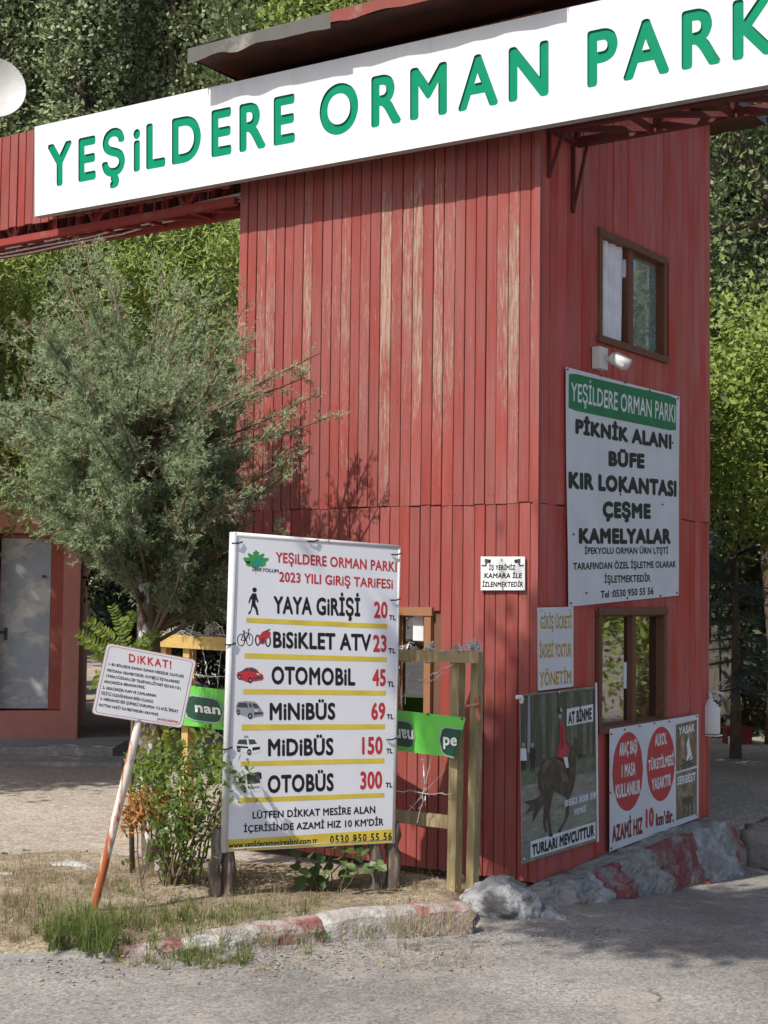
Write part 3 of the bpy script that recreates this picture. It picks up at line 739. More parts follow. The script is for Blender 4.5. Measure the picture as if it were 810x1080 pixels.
# desk and chair-like clutter inside the booth seen through the lower window
mb = MB(); mb.box(B, -1.3, -.12, .4, 1.6, .74, .78); mb.box(B, -1.25, -.9, .5, 1.5, Z0, .739); mb.build('desk', M['timber_dark'], gate)

# roof: low flat roof with ragged felt edge and a deep dark soffit
ex0, ex1, ey0, ey1 = xL - .10, 0.27, -.42, yR + .38
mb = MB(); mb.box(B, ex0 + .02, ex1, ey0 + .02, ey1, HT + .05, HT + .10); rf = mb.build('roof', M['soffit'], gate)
mb = MB(); n = 22
def felt(mb, p, q, drop_sd, m, z0=HT + .101, hang=.055):
    rd = random.Random(drop_sd); top = []; low = []; out = []
    for i in range(n + 1):
        t = i / n; a_ = p[0] + (q[0] - p[0]) * t; b_ = p[1] + (q[1] - p[1]) * t
        h = hang * (0.9 + .35 * nz(a_ * 3, b_ * 3, 2.0, drop_sd)); nx_, ny_ = (q[1] - p[1]), -(q[0] - p[0]); l = math.hypot(nx_, ny_); nx_ /= l; ny_ /= l
        low.append(B(a_ + nx_ * .012, b_ + ny_ * .012, z0 - h)); top.append(B(a_ + nx_ * .012, b_ + ny_ * .012, z0 + .012)); out.append(B(a_ - nx_ * .25, b_ - ny_ * .25, z0 + .03))
    for i in range(n):
        mb.quad(low[i], low[i + 1], top[i + 1], top[i], m); mb.quad(top[i], top[i + 1], out[i + 1], out[i], m)
xm = ex0 + (ex1 - ex0) * .44
felt(mb, (ex0, ey0), (xm, ey0), 3, 0, hang=.085); felt(mb, (xm, ey0), (ex1, ey0), 5, 1, hang=.07); felt(mb, (ex1, ey0), (ex1, ey1), 6, 0); felt(mb, (ex1, ey1), (ex0, ey1), 8, 0); felt(mb, (ex0, ey1), (ex0, ey0), 9, 0)
mb.box(B, ex0 + .2, ex1 - .2, ey0 + .2, ey1 - .2, HT + .102, HT + .14, 0)
mb.build('felt_edge', [M['roof_grey'], M['roof_red']], rf)

# ------------------------------------------------------------------ gantry truss that carries the sign
SIGN_D = 0.245
SGN = Plane(B(0, -SIGN_D, 0), -SY)
gz = inv(Plane(B(0, 0, 0), -SY).at((252, 219)))[2]
gp = Plane(B(0, .10, 0), -SY)
gan = thing('gantry', 'red lattice gantry beam running behind the big white sign', 'gantry', B(xL - 2, .2, gz))
gxl = inv(gp.at((-160, 290)))[0]; gxr = 3.4; gtop = gz + .80
def truss(mb, x0, x1, yf, yb, z0, dark=False):
    for y in (yf, yb):
        mb.beam(B(x0, y, z0), B(x1, y, z0), .05, .05); mb.beam(B(x0, y, z0 + .62), B(x1, y, z0 + .62), .045, .045)
    n = max(2, int((x1 - x0) / .42)); st = (x1 - x0) / n
    for k in range(n):
        xa = x0 + k * st; xb = xa + st
        for y in (yf, yb):
            mb.beam(B(xa, y, z0), B(xa, y, z0 + .62), .03, .03)
            mb.beam(B(xa, y, z0 if k % 2 else z0 + .62), B(xb, y, z0 + .62 if k % 2 else z0), .028, .028)
        mb.beam(B(xa, yf, z0), B(xb, yb, z0), .03, .03, m=0); mb.beam(B(xa, yf, z0), B(xa, yb, z0), .03, .03)
        mb.beam(B(xa, yb, z0), B((xa + xb) / 2, yf, z0 + .3), .022, .022)
mb = MB(); truss(mb, gxl, xL - .03, -.02, .24, gz + .04); mb.build('lattice', M['truss'], gan)
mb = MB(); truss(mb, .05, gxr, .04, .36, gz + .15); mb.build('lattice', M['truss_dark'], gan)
mb = MB(); board_wall(mb, lambda u, d, z: B(u, -.07 - d, z), gxl, xL - .035, gz + .12, gtop, .085, [], 21)
weld(mb.build('front_cladding', M['front'], gan))
mb = MB(); board_wall(mb, lambda u, d, z: B(u, 0.30 - d, z), gxl, xL - .035, gz + .10, gtop - .02, .085, [], 22)
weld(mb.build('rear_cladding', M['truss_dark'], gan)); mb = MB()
board_wall(mb, lambda u, d, z: B(u, .44 - d, z), .06, gxr, gz + .34, gtop + .05, .085, [], 23)
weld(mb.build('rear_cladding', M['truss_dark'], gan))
for (x, y0, zt, zb) in ((.03, .07, gz + .14, gz - .12), (.03, .36, gz + .14, gz - .26)):
    mb = MB(); mb.beam(B(x, y0, zb), B(x, y0, zt), .016, .022); mb.beam(B(x, y0, zb + .02), B(x + .09, y0, zt), .014, .018); mb.build('bracket', M['truss_dark'], gan)
# cables slung along the lattice
def cable(p, q, sag, r=.006, n=14, seed=0):
    rd = random.Random(seed); out = []
    for i in range(n + 1):
        t = i / n; v = Vector(p).lerp(Vector(q), t); v.z -= sag * 4 * t * (1 - t); v += Vector((rd.uniform(-1, 1), rd.uniform(-1, 1), rd.uniform(-1, 1))) * .008; out.append(v)
    return out
mb = MB()
for k in range(4): mb.tube(cable(B(gxl, .05 + .045 * k, gz + .09), B(xL - .05, .05 + .04 * k, gz + .11), .04 + .02 * k, seed=k), .007, 5)
mb.build('cable_run', M['tube_white'], gan)
mb = MB(); mb.tube(cable(B(.06, .1, gz + .2), B(gxr, .15, gz + .26), .05, seed=9), .007, 5); mb.build('cable_run', M['wire'], gan)
# gantry legs stand far outside the picture on both sides
for x in (gxl + .05, gxr - .05):
    for y in (.0, .40): mb = MB(); mb.beam(B(x, y, -.3), B(x, y, gz), .07, .07); mb.build('leg', M['truss'], gan)

# ------------------------------------------------------------------ the big white sign with cut-out green letters
def big_sign():
    t = thing('entrance_sign', 'long white sign with cut-out green park name above the gatehouse', 'sign', SGN.at((400, 150)))
    q = [(36.5, 133.5), (880, -55), (880, 77), (36.5, 228.5)]
    o, n = SGN.o, SGN.n
    q = [(36.5, 133.5), (880, -55), (880, 77), (36.5, 228.5)]
    TL, TR, BR, BL = [SGN.at(p) for p in q]
    s = 'YEŞiLDERE ORMAN PARKI'; bold = .033; tr = 1.20
    v, f, sp = glyphs(s, bold, tr, 8); c = cap_height(); x0 = v[:, 0].min(); xk = sp[s.rindex('K')][0]
    a, b_ = SGN.at((50, 153)), SGN.at((772.5, 1)); a2, b2 = SGN.at((50, 198.5)), SGN.at((772.5, 64.5))
    def to3(x, y):
        u = (x - x0) / (xk - x0); w = (y + bold) / (c + 2 * bold)
        return (a2 * (1 - u) + b2 * u) * (1 - w) + (a * (1 - u) + b_ * u) * w
    # letter outlines = edges that belong to one filled triangle only
    cnt = {}
    for t_ in f:
        for i in range(3):
            k = (t_[i], t_[(i + 1) % 3]); cnt[tuple(sorted(k))] = cnt.get(tuple(sorted(k)), 0) + 1
    bed = [k for k, m in cnt.items() if m == 1]; used = sorted({i for k in bed for i in k}); ix = {i: m for m, i in enumerate(used)}
    EX = SGN.at((400, 150)); e1 = -SX * -1.0
    to2 = lambda p: Vector(((p - TL).dot(SX), p.z))
    P3 = [to3(*v[i]) for i in used]; P2 = [to2(p) for p in P3]; K = 12
    rim3 = [TL.lerp(TR, i / K) for i in range(K)] + [TR] + [BR.lerp(BL, i / K) for i in range(K)] + [BL]
    nb = len(P2); allv = P2 + [to2(p) for p in rim3]; ne = [(ix[i], ix[j]) for i, j in bed]
    r = delaunay_2d_cdt(allv, ne + [(nb + i, nb + (i + 1) % len(rim3)) for i in range(len(rim3))], [], 1, 1e-6)
    vv = np.array([tuple(p) for p in r[0]]); fs = [tuple(t_) for t_ in r[2]]
    cen = np.array([vv[list(t_)].mean(0) for t_ in fs]); A = np.array([tuple(P2[i]) for i, j in ne]); Bq = np.array([tuple(P2[j]) for i, j in ne])
    ins = inside(cen, A, Bq)
    back3 = lambda p: TL + SX * p[0] + UZ * (p[1] - TL.z)
    mb = MB(); mb.add([back3(p) for p in vv], [t_ for t_, k in zip(fs, ins) if not k], 0)
    dp = n * -0.010
    for i, j_ in ne: mb.quad(P3[i], P3[j_], P3[j_] + dp, P3[i] + dp, 1)
    mb.build('face_panel', [M['sign_white'], M['sign_green']], t)
    mb = MB(); g = lambda p: p + n * -0.0098
    mb.quad(g(BL), g(BR), g(TR), g(TL)); mb.build('letter_backing', M['sign_green'], t)
    mb = MB(); dd = n * -.06; ov = n * .0015
    for p0, p1 in ((TL, TR), (TR, BR), (BR, BL), (BL, TL)): mb.quad(p0 + ov, p1 + ov, p1 + dd, p0 + dd)
    mb.quad(TL + dd, TR + dd, BR + dd, BL + dd)
    mb.build('return_edge', M['sign_edge'], t)
    for x in np.linspace(-3.9, 1.4, 12):   # struts tying the sign box to the wall and the gantry
        z = gz + .5; mb = MB(); mb.beam(B(x, -SIGN_D + .058, z), B(x, -.03, z), .03, .03); mb.build('mounting_strut', M['truss_dark'], t)
big_sign()
# ------------------------------------------------------------------ satellite dish on the gantry
def dish():
    c = atdepth(-9, 96, 11.2); t = thing('satellite_dish', 'white satellite dish with rust stains above the red gantry boards', 'satellite dish', c)
    ax = Vector((.30, -.93, .18)).normalized(); e1 = ax.cross(UZ).normalized(); e2 = e1.cross(ax).normalized()
    mb = MB(); R = .245; rings = []
    for i in range(9):
        r = R * i / 8 + .002; d = .07 * (i / 8) ** 2
        rings.append([c + e1 * r * math.cos(a) + e2 * r * math.sin(a) + ax * d for a in np.linspace(0, 2 * math.pi, 36, endpoint=False)])
    rings.append([p - ax * .012 + (p - c).normalized() * .006 for p in rings[-1]])
    for j in range(8): rings.append([p - ax * .014 for p in rings[8 - j]])
    for i in range(len(rings) - 1):
        for k in range(36): mb.quad(rings[i][k], rings[i][(k + 1) % 36], rings[i + 1][(k + 1) % 36], rings[i + 1][k])
    mb.build('reflector', M['dish'], t, True)
    mb = MB(); mb.tube([c - e2 * .22 + ax * .05, c - e2 * .12 + ax * .26, c + ax * .30], .009, 6); mb.build('feed_arm', M['wire'], t)
    mb = MB(); mb.tube([c + ax * .27, c + ax * .34], .03, 10); mb.build('receiver', M['plastic_white'], t)
    f = B(inv(c)[0], .3, gtop - .1)
    mb = MB(); mb.tube([c - ax * .01, c - ax * .12, c - ax * .13 - UZ * .1, Vector((f.x, f.y, f.z))], .018, 8); mb.build('mast', M['truss_dark'], t)
dish()

# ------------------------------------------------------------------ price board
def price_board():
    pa, pb = atdepth(240, 750, 7.78), atdepth(418, 750, 8.18)
    d = (pb - pa); d.z = 0; d.normalize(); n = Vector((d.y, -d.x, 0)); n += UZ * .0; P = Plane(pa, n)
    base = (ground(233, 945) + ground(406, 945)) / 2
    t = thing('price_board', 'tall white entrance price board with black and red lettering on stump posts', 'price board', base)
    mats = [M['vinyl2'], M['black'], M['red_ink'], M['yellow_ink'], M['leaf_ink'], M['teal_ink'], M['grey_ink'], M['dkgrey_ink'], M['white_ink'], M['sign_edge']]
    mb = MB(); K, R_, Y, G, T, GR, DG, W = 1, 2, 3, 4, 5, 6, 7, 8
    q = [(247, 565), (419.5, 579), (413.5, 889), (237.5, 898.5)]
    sheet(mb, P, q, .012, 0, 9, 9)
    z = zoom(235, 560, 4.154); y = zoom(235, 720, 4.154)
    tx = lambda s, L, m, b=.03, **k: text(mb, P, s, L, m, b, lift=.0035, **k)
    tx('YEŞiLDERE ORMAN PARKI', line(z, 232, 92, 138, 762, 135, 180), R_, .028)
    tx('2023 YILI GiRiŞ TARiFESi', line(z, 247, 178, 222, 745, 212, 254), R_, .028)
    rows = [('YAYA GiRİŞİ', line(z, 222, 285, 362, 602, 297, 375), '20', line(z, 662, 308, 382, 722, 310, 384), line(z, 728, 368, 390, 758, 370, 392), [(103, 380), (720, 408), (720, 429), (103, 401)], z),
            ('BiSiKLET ATV', line(z, 220, 440, 512, 650, 452, 527), '23', line(z, 658, 455, 530, 718, 456, 531), line(z, 725, 513, 536, 757, 514, 537), [(95, 535), (718, 553), (718, 574), (95, 558)], z),
            ('OTOMOBiL', line(z, 213, 592, 672, 580, 602, 678), '45', line(z, 655, 605, 680, 714, 605, 680), line(z, 722, 659, 683, 752, 659, 683), [(90, 692), (714, 700), (714, 720), (90, 715)], z),
            ('MiNiBÜS', line(y, 205, 88, 165, 493, 88, 162), '69', line(y, 650, 88, 163, 712, 87, 162), line(y, 718, 138, 160, 748, 138, 160), [(83, 183), (710, 182), (710, 203), (83, 209)], y),
            ('MiDiBÜS', line(y, 198, 246, 323, 485, 242, 318), '150', line(y, 610, 238, 315, 700, 236, 314), line(y, 716, 288, 310, 744, 288, 310), [(78, 345), (707, 331), (707, 352), (78, 366)], y),
            ('OTOBÜS', line(y, 196, 406, 485, 486, 396, 474), '300', line(y, 602, 390, 468, 698, 387, 464), line(y, 713, 438, 460, 743, 437, 459), [(68, 505), (707, 483), (707, 502), (68, 527)], y)]
    for s, L, pr, Lp, Lt, bar, zz in rows:
        tx(s, L, K, .036); tx(pr, Lp, R_, .036); tx('TL', Lt, K, .045); poly(mb, P, [zz(*p) for p in bar], Y, .003)
    tx("LÜTFEN DİKKAT MESİRE ALAN", line(y, 130, 565, 597, 668, 540, 572), K, .03)
    tx("İÇERİSİNDE AZAMİ HIZ 10 KM'DİR", line(y, 92, 626, 656, 704, 594, 625), K, .03)
    poly(mb, P, [(238.4, 885.8), (414.3, 874.6), (413.8, 888.6), (237.8, 897.8)], Y, .003)
    tx('www.yesilderemesirealani.com.tr', [y(25, 697), y(415, 676), y(415, 706), y(25, 730)], K, .03)
    text(mb, P, '0530 950 55 56', line(y, 470, 670, 706, 740, 655, 690), K, .03, track=1.25, lift=.005)
    # maple-leaf emblem
    c = z(145, 135); lf = []
    for a, r in ((90, 54), (80, 44), (72, 46), (66, 30), (52, 46), (44, 52), (38, 46), (30, 34), (18, 56), (10, 58), (4, 50), (-4, 42), (-20, 46), (-34, 38), (-50, 28), (-70, 26), (-86, 30), (-90, 60), (-95, 30), (-112, 26), (-132, 28), (-148, 38), (-162, 46), (-178, 42), (172, 52), (166, 58), (158, 54), (148, 34), (140, 46), (134, 52), (126, 46), (112, 30), (106, 46), (98, 44)):
        lf.append((c[0] + r / 4.154 * math.cos(rad(a)), c[1] - r / 4.154 * math.sin(rad(a))))
    poly(mb, P, lf, G, .003); poly(mb, P, [z(130, 128), z(150, 112), z(176, 118), z(170, 150), z(150, 165), z(132, 150)], T, .0038)
    poly(mb, P, [z(90, 122), z(104, 134), z(122, 132), z(118, 143), z(102, 142)], K, .0042)
    tx('İPEKYOLUM', line(z, 128, 158, 174, 244, 168, 184), K, .03)
    # walker
    poly(mb, P, ellipse(z(139, 258), 2.4, 2.6, 14), K)
    poly(mb, P, [z(130, 272), z(146, 274), z(150, 290), z(157, 310), z(153, 315), z(144, 300), z(143, 318), z(152, 338), z(157, 368), z(148, 368), z(142, 344), z(132, 330), z(120, 362), z(110, 366), z(112, 358), z(122, 345), z(126, 318), z(128, 296), z(121, 304), z(116, 318), z(112, 314), z(118, 292)], K)
    # bicycle
    def ring(c0, rx, ry, w, m):
        a = ellipse(c0, rx, ry, 20); b_ = ellipse(c0, rx - w, ry - w, 20)
        for i in range(20): poly(mb, P, [a[i], a[(i + 1) % 20], b_[(i + 1) % 20], b_[i]], m)
    def stroke(p, q, w, m, zz=z, lift=.0033):
        p, q = zz(*p), zz(*q); dx, dy = q[0] - p[0], q[1] - p[1]; l = math.hypot(dx, dy); ox, oy = -dy / l * w / 2, dx / l * w / 2
        poly(mb, P, [(p[0] + ox, p[1] + oy), (q[0] + ox, q[1] + oy), (q[0] - ox, q[1] - oy), (p[0] - ox, p[1] - oy)], m, lift)
    ring(z(80, 478), 4.2, 6.6, .9, K); ring(z(117, 476), 3.9, 6.6, .9, K)
    for p, q_ in (((80, 478), (92, 445)), ((92, 445), (112, 448)), ((80, 478), (100, 480)), ((100, 480), (92, 440)), ((100, 480), (114, 446)), ((117, 476), (111, 432)), ((111, 432), (120, 430)), ((86, 438), (98, 438))): stroke(p, q_, .8, K)
    # red motorbike
    ring(z(153, 478), 3.0, 6.0, 1.4, K); ring(z(198, 482), 3.2, 6.4, 1.5, K)
    poly(mb, P, [z(146, 452), z(160, 458), z(176, 440), z(196, 434), z(210, 446), z(206, 466), z(190, 474), z(180, 496), z(162, 494), z(156, 470)], R_, .0040)
    poly(mb, P, [z(166, 470), z(184, 468), z(180, 488), z(166, 488)], DG, .0046); stroke((186, 440), (208, 430), 1.0, K, lift=.0046)
    # red car
    def vehicle(zz, body, wins, wheels, bm_, wm, extra=()):
        poly(mb, P, [zz(*p) for p in body], bm_, .0034)
        for w_ in wins: poly(mb, P, [zz(*p) for p in w_], wm, .0040)
        for (cx, cy, rx, ry) in wheels: poly(mb, P, ellipse(zz(cx, cy), rx / 4.154, ry / 4.154, 16), K, .0044); poly(mb, P, ellipse(zz(cx, cy), rx / 9, ry / 9, 12), GR, .005)
        for pts, m in extra: poly(mb, P, [zz(*p) for p in pts], m, .0046)
    vehicle(z, [(60, 632), (64, 620), (84, 612), (102, 599), (128, 597), (148, 606), (160, 620), (176, 630), (179, 646), (172, 654), (130, 660), (112, 664), (80, 652), (64, 645)], [[(82, 614), (102, 602), (112, 602), (108, 616)], [(114, 602), (130, 600), (148, 612), (152, 620), (116, 616)]], [(74, 640, 8, 13), (120, 654, 9, 13)], R_, DG, [([(134, 640), (172, 636), (174, 646), (136, 652)], DG), ([(148, 624), (164, 626), (160, 630), (148, 629)], W)])
    vehicle(y, [(58, 100), (66, 84), (100, 80), (136, 82), (152, 92), (166, 112), (178, 132), (177, 146), (150, 150), (122, 156), (70, 138), (58, 128)], [[(62, 104), (70, 88), (106, 88), (112, 110), (66, 108)], [(112, 90), (122, 89), (130, 108), (118, 110)], [(126, 90), (146, 92), (162, 112), (136, 110)]], [(68, 130, 8, 12), (120, 146, 10, 14)], GR, DG, [([(136, 130), (176, 128), (176, 138), (138, 142)], DG), ([(140, 118), (152, 120), (152, 126), (140, 126)], W)])
    vehicle(y, [(60, 262), (66, 246), (98, 240), (140, 244), (152, 266), (164, 280), (165, 300), (150, 306), (118, 316), (66, 296)], [[(62, 268), (70, 250), (104, 248), (108, 272)], [(112, 248), (138, 248), (150, 268), (116, 272)]], [(70, 292, 8, 12), (116, 304, 10, 14)], W, DG, [([(60, 276), (110, 280), (112, 288), (60, 284)], K), ([(128, 284), (162, 280), (163, 292), (130, 298)], K), ([(92, 242), (94, 232), (110, 232), (114, 242)], GR)])
    vehicle(y, [(64, 424), (76, 404), (110, 390), (150, 386), (166, 390), (168, 440), (165, 474), (140, 478), (104, 480), (98, 484), (62, 470)], [[(104, 400), (160, 390), (164, 440), (108, 446)], [(70, 420), (98, 404), (100, 442), (68, 440)]], [(96, 470, 7, 14)], W, DG, [([(110, 456), (162, 452), (162, 462), (112, 468)], GR), ([(158, 396), (168, 392), (170, 420), (164, 422)], K)])
    mb.build('board', mats, t)
    # tube frame
    mb = MB(); c_ = [P.at(p, -.008) for p in ((246, 563.5), (420.5, 577.5), (414.5, 889.5), (236, 899))]
    ro = .018
    mb.tube([c_[0] + UZ * .01, c_[3]], .019, 10); mb.tube([c_[1], c_[2]], .011, 8); mb.tube([c_[0], c_[1]], .013, 8); mb.tube([c_[3] + UZ * .02, c_[2] + UZ * .02], .010, 8)
    mb.build('frame', M['tube_white'], t, True)
    for p in ((250, 573), (418, 585), (330, 571), (417, 633), (243, 680), (239, 790), (413, 780)):
        a_ = P.at(p, .006); mb = MB(); mb.tube([a_ - d * .03, a_ + n * .006, a_ + d * .03 + UZ * .008], .004, 5); mb.build('wire_tie', M['plastic_black'], t)
    for px, w, hgt, top in ((228, .030, .16, 878), (241, .034, .12, 888), (396, .032, .16, 870), (414, .035, .13, 872)):
        g_ = ground(px, 948 if px < 300 else 946); g_ = g_ + Vector((0, .0, 0)); back = Vector((g_.x, g_.y, 0))
        q2 = onplane((px, top), P.o - P.n * (.035), P.n)
        back = Vector((q2.x, q2.y, -.05)) + d * random.uniform(-.01, .02)
        mb = MB(); limb(mb, back, q2 + UZ * .02, w * 1.25, w, .012, 9, 7); mb.build('post', M['stump'], t, True)
price_board()

# ------------------------------------------------------------------ warning plate on a leaning rusty post
def warning():
    c = atdepth(152, 723, 7.35); n = Vector((.22, -.96, -.10)); P = Plane(c, n)
    foot = ground(97, 966, .05); t = thing('warning_sign', 'white warning plate with red heading on a leaning rusty post', 'sign', foot)
    z = zoom(80, 660, 5.06); q = [(112.6, 677.8), (207.5, 696), (192.3, 768.3), (96.2, 753)]
    mb = MB()
    TL, TR, BR, BL = [P.at(p) for p in q]
    def rc(f, m, lift, back=None):
        pts = []
        cs = [TL, TR, BR, BL]; ct = (TL + TR + BR + BL) / 4
        cs = [ct + (p - ct) * f for p in cs]
        for i in range(4):
            a, b, cc = cs[i - 1], cs[i], cs[(i + 1) % 4]; r = .022 * f
            for k in range(5):
                s = k / 4; p0 = b + (a - b).normalized() * r; p2 = b + (cc - b).normalized() * r
                pts.append(p0 * (1 - s) ** 2 + b * 2 * s * (1 - s) + p2 * s ** 2)
        return [p + P.n * lift for p in pts]
    f0 = rc(1, 0, 0); b0 = rc(1, 0, -.004); k = len(f0)
    mb.add(f0, [tuple(range(k))[::-1]], 3); mb.add(b0, [tuple(range(k))], 3)
    mb.add(f0 + b0, [(i, (i + 1) % k, (i + 1) % k + k, i + k) for i in range(k)], 3)
    for fo, fi, m, l in ((.985, .0, 0, .0002), (.935, .925, 4, .0005)):
        o_ = rc(fo, m, l); i_ = rc(fi, m, l)
        if fi == 0: mb.add(o_, [tuple(range(k))[::-1]], m)
        else: mb.add(o_ + i_, [(i, (i + 1) % k, (i + 1) % k + k, i + k) for i in range(k)], m)
    tx = lambda s, L, m, b=.03: text(mb, P, s, L, m, b, lift=.0035)
    text(mb, P, 'DiKKAT!', line(z, 283, 148, 194, 510, 187, 230), 2, .030, track=1.16, lift=.0035)
    for s, a in (("1- BU BÖLGEDE ZAMAN ZAMAN HIRSIZLIK OLAYLARI", (175, 196, 211, 575, 262, 278)), ("MEYDANA GELMEKTEDİR. KIYMETLİ EŞYALARINIZI", (167, 228, 244, 552, 293, 308)),
                 ("( PARA,CÜZDAN,CEP TELEFONU,ZİYNET EŞYASI V.B )", (160, 257, 273, 560, 326, 341)), ("ARACINIZDA BIRAKMAYINIZ.", (150, 288, 304, 370, 321, 337)),
                 ("2- ARACINIZIN KAPI VE CAMLARININ", (143, 320, 337, 428, 366, 381)), ("KİLİTLİ OLDUĞUNDAN EMİN OLUNUZ.", (137, 350, 367, 415, 397, 413)),
                 ("3- HERHANGİ BİR ŞÜPHELİ DURUMDA 112 ACİL İMDAT", (130, 380, 396, 547, 449, 465)), ("HATTINI VAKİT KAYBETMEDEN ARAYINIZ", (122, 413, 429, 440, 466, 481))):
        tx(s, line(z, *a), 1, .035)
    tx('JANDARMA', line(z, 432, 489, 502, 548, 507, 522), 2, .035)
    mb.build('plate', [M['vinyl'], M['black'], M['red_ink'], M['plate_edge'], M['dkred_ink']], t)
    up = P.at((118, 676), -.03); mid = P.at((146, 765), -.022)
    top = P.at((162, 690), -.022)
    mb = MB(); mb.tube([foot - UZ * .1 - (top - foot).normalized() * .05, foot, mid, top], .021, 10); mb.build('post', M['rust_post'], t, True)
    for p in ((160, 713), (146, 758.5)): a_ = P.at(p, .001); mb = MB(); mb.tube([a_, a_ + P.n * .006], .006, 8); mb.build('bolt', M['wire'], t)
warning()

# ------------------------------------------------------------------ boards and banners fixed to the gatehouse
def wavy(amp, k, s): return lambda p: amp * (math.sin(p.z * k + s) + math.sin(p.x * k * 1.3 + p.y * k * .7 + s * 2)) * .5
def nails(mb, P, pts, m, lift=.004, r=.006, warp=None):
    for p in pts:
        a_ = P.at(p, lift)
        if warp: a_ = a_ + P.n * warp(P.at(p))
        mb.tube([a_ - P.n * .002, a_ + P.n * .003], r, 7, m)
def info_banner():
    P = Plane(B(.034, 0, 0), SX); z = zoom(590, 380, 4.157); w = wavy(.005, 4.2, .6); mb = MB()
    q = [(596.5, 387), (717, 418.5), (715.5, 628), (599, 640)]
    # sagging between the nails along the top
    sheet(mb, P, q, .0015, 0, nu=14, nv=18, warp=w)
    L = .0035
    tx = lambda s, l, m, b, **k: text(mb, P, s, l, m, b, lift=L + .002, warp=w, **k)
    g = [z(60, 54), z(485, 152), z(512, 168), z(516, 190), z(512, 295), z(490, 310), z(60, 222), z(40, 205), z(36, 180), z(36, 75), z(42, 58)]
    # green panel follows the banner in small strips
    P3 = lambda p: P.at(p, L * LK) + P.n * w(P.at(p))
    n = 16
    for i in range(n):
        a0 = 40 + (512 - 40) * i / n; a1 = 40 + (512 - 40) * (i + 1) / n
        def tb(x):
            t = 52 + (x - 36) * (163 - 52) / (516 - 36); b_ = 214 + (x - 36) * (314 - 214) / (516 - 36); e = min(x - 34, 518 - x)
            c = max(0, 22 - e); c = 22 - math.sqrt(max(0, 22 * 22 - c * c)); return t + c, b_ - c
        (t0, b0), (t1, b1) = tb(a0), tb(a1); tm, bm_ = (t0 + t1) / 2, (b0 + b1) / 2
        mb.add([P3(z(a0, b0)), P3(z(a1, b1)), P3(z(a1, t1)), P3(z(a0, t0))], [(0, 1, 2, 3)], 2)
    tx('YEŞİLDERE ORMAN PARKI', line(z, 50, 96, 176, 508, 196, 274), 3, .014)
    tx('PİKNİK ALANI', line(z, 70, 256, 322, 492, 326, 392), 1, .068); tx('BÜFE', line(z, 218, 396, 464, 375, 410, 476), 1, .068)
    tx('KIR LOKANTASI', line(z, 40, 487, 562, 515, 528, 600), 1, .066); tx('ÇEŞME', line(z, 190, 617, 692, 400, 629, 696), 1, .068)
    tx('KAMELYALAR', line(z, 83, 735, 805, 487, 738, 806), 1, .068)
    tx('İPEKYOLU ORMAN ÜRN LTŞTİ', line(z, 108, 820, 850, 475, 820, 848), 1, .03); tx('TARAFINDAN ÖZEL İŞLETME OLARAK', line(z, 57, 888, 919, 510, 879, 908), 1, .03)
    tx('İŞLETMEKTEDİR', line(z, 197, 944, 977, 397, 940, 970), 1, .03); tx('Tel :0530 950 55 56', line(z, 180, 1011, 1043, 410, 995, 1026), 1, .03)
    nails(mb, P, [z(35, 40), z(185, 68), z(290, 98), z(395, 132), z(520, 168), z(60, 763), z(498, 362), z(270, 588), z(452, 632), z(116, 1020), z(298, 1043), z(440, 1033), z(515, 1020), z(48, 1065)], 1, warp=w)
    tag(mb.build('information_banner', [M['vinyl'], M['black'], M['green_ink'], M['white_ink']]), 'large white banner with green heading and heavy black lettering on the shaded wall', 'banner')
info_banner()
def camera_notice():
    P = Plane(B(0, -.034, 0), -SY); mb = MB(); z = zoom(420, 400, 4.5)
    sheet(mb, P, [(507, 587), (553.5, 587), (553.5, 622.5), (507, 622.5)], .006)
    for s, l in (('İŞ YERİMİZ', (430, 882, 905, 555, 882, 905)), ('KAMARA İLE', (408, 920, 944, 586, 920, 944)), ('İZLENMEKTEDİR', (398, 961, 986, 592, 961, 986))): text(mb, P, s, line(z, *l), 1, .035, lift=.003, slant=.012)
    for x, sg in ((425, 1), (566, -1)):
        c = lambda a, b: z(x + a * sg, 865 + b)
        poly(mb, P, [c(-14, -14), c(16, -8), c(12, 8), c(-14, 6)], 2, .003); poly(mb, P, [c(-10, 6), c(-2, 8), c(-8, 24), c(-30, 22), c(-30, 16), c(-14, 16)], 2, .0034); poly(mb, P, ellipse(c(8, 0), 1.4, 1.6, 10), 1, .0044)
    nails(mb, P, [z(490, 857), z(495, 992)], 2, .004, .004)
    tag(mb.build('camera_notice', [M['white_ink'], M['black'], M['dkgrey_ink']]), 'small white camera notice in italic lettering near the wall corner', 'notice')
camera_notice()
def fee_notice():
    P = Plane(B(.040, 0, 0), SX); mb = MB(); z = zoom(510, 560, 2.7)
    sheet(mb, P, [(567.6, 640.8), (604.8, 640), (604.8, 724), (568, 728.5)], .006, 0, 2)
    for s, l in (('GİRİŞ ÜCRETİ', (162, 243, 279, 251, 241, 278)), ('İADESİ YOKTUR', (160, 322, 362, 250, 320, 358)), ('YÖNETİM', (160, 402, 443, 250, 397, 434))): text(mb, P, s, line(z, *l), 1, .03, lift=.003)
    nails(mb, P, [(571, 644), (601, 643), (571, 724), (601, 720)], 2, .004, .004)
    tag(mb.build('fee_notice', [M['vinyl'], M['gold_ink'], M['sign_edge']]), 'narrow white notice with gold lettering below the large banner', 'notice')
fee_notice()

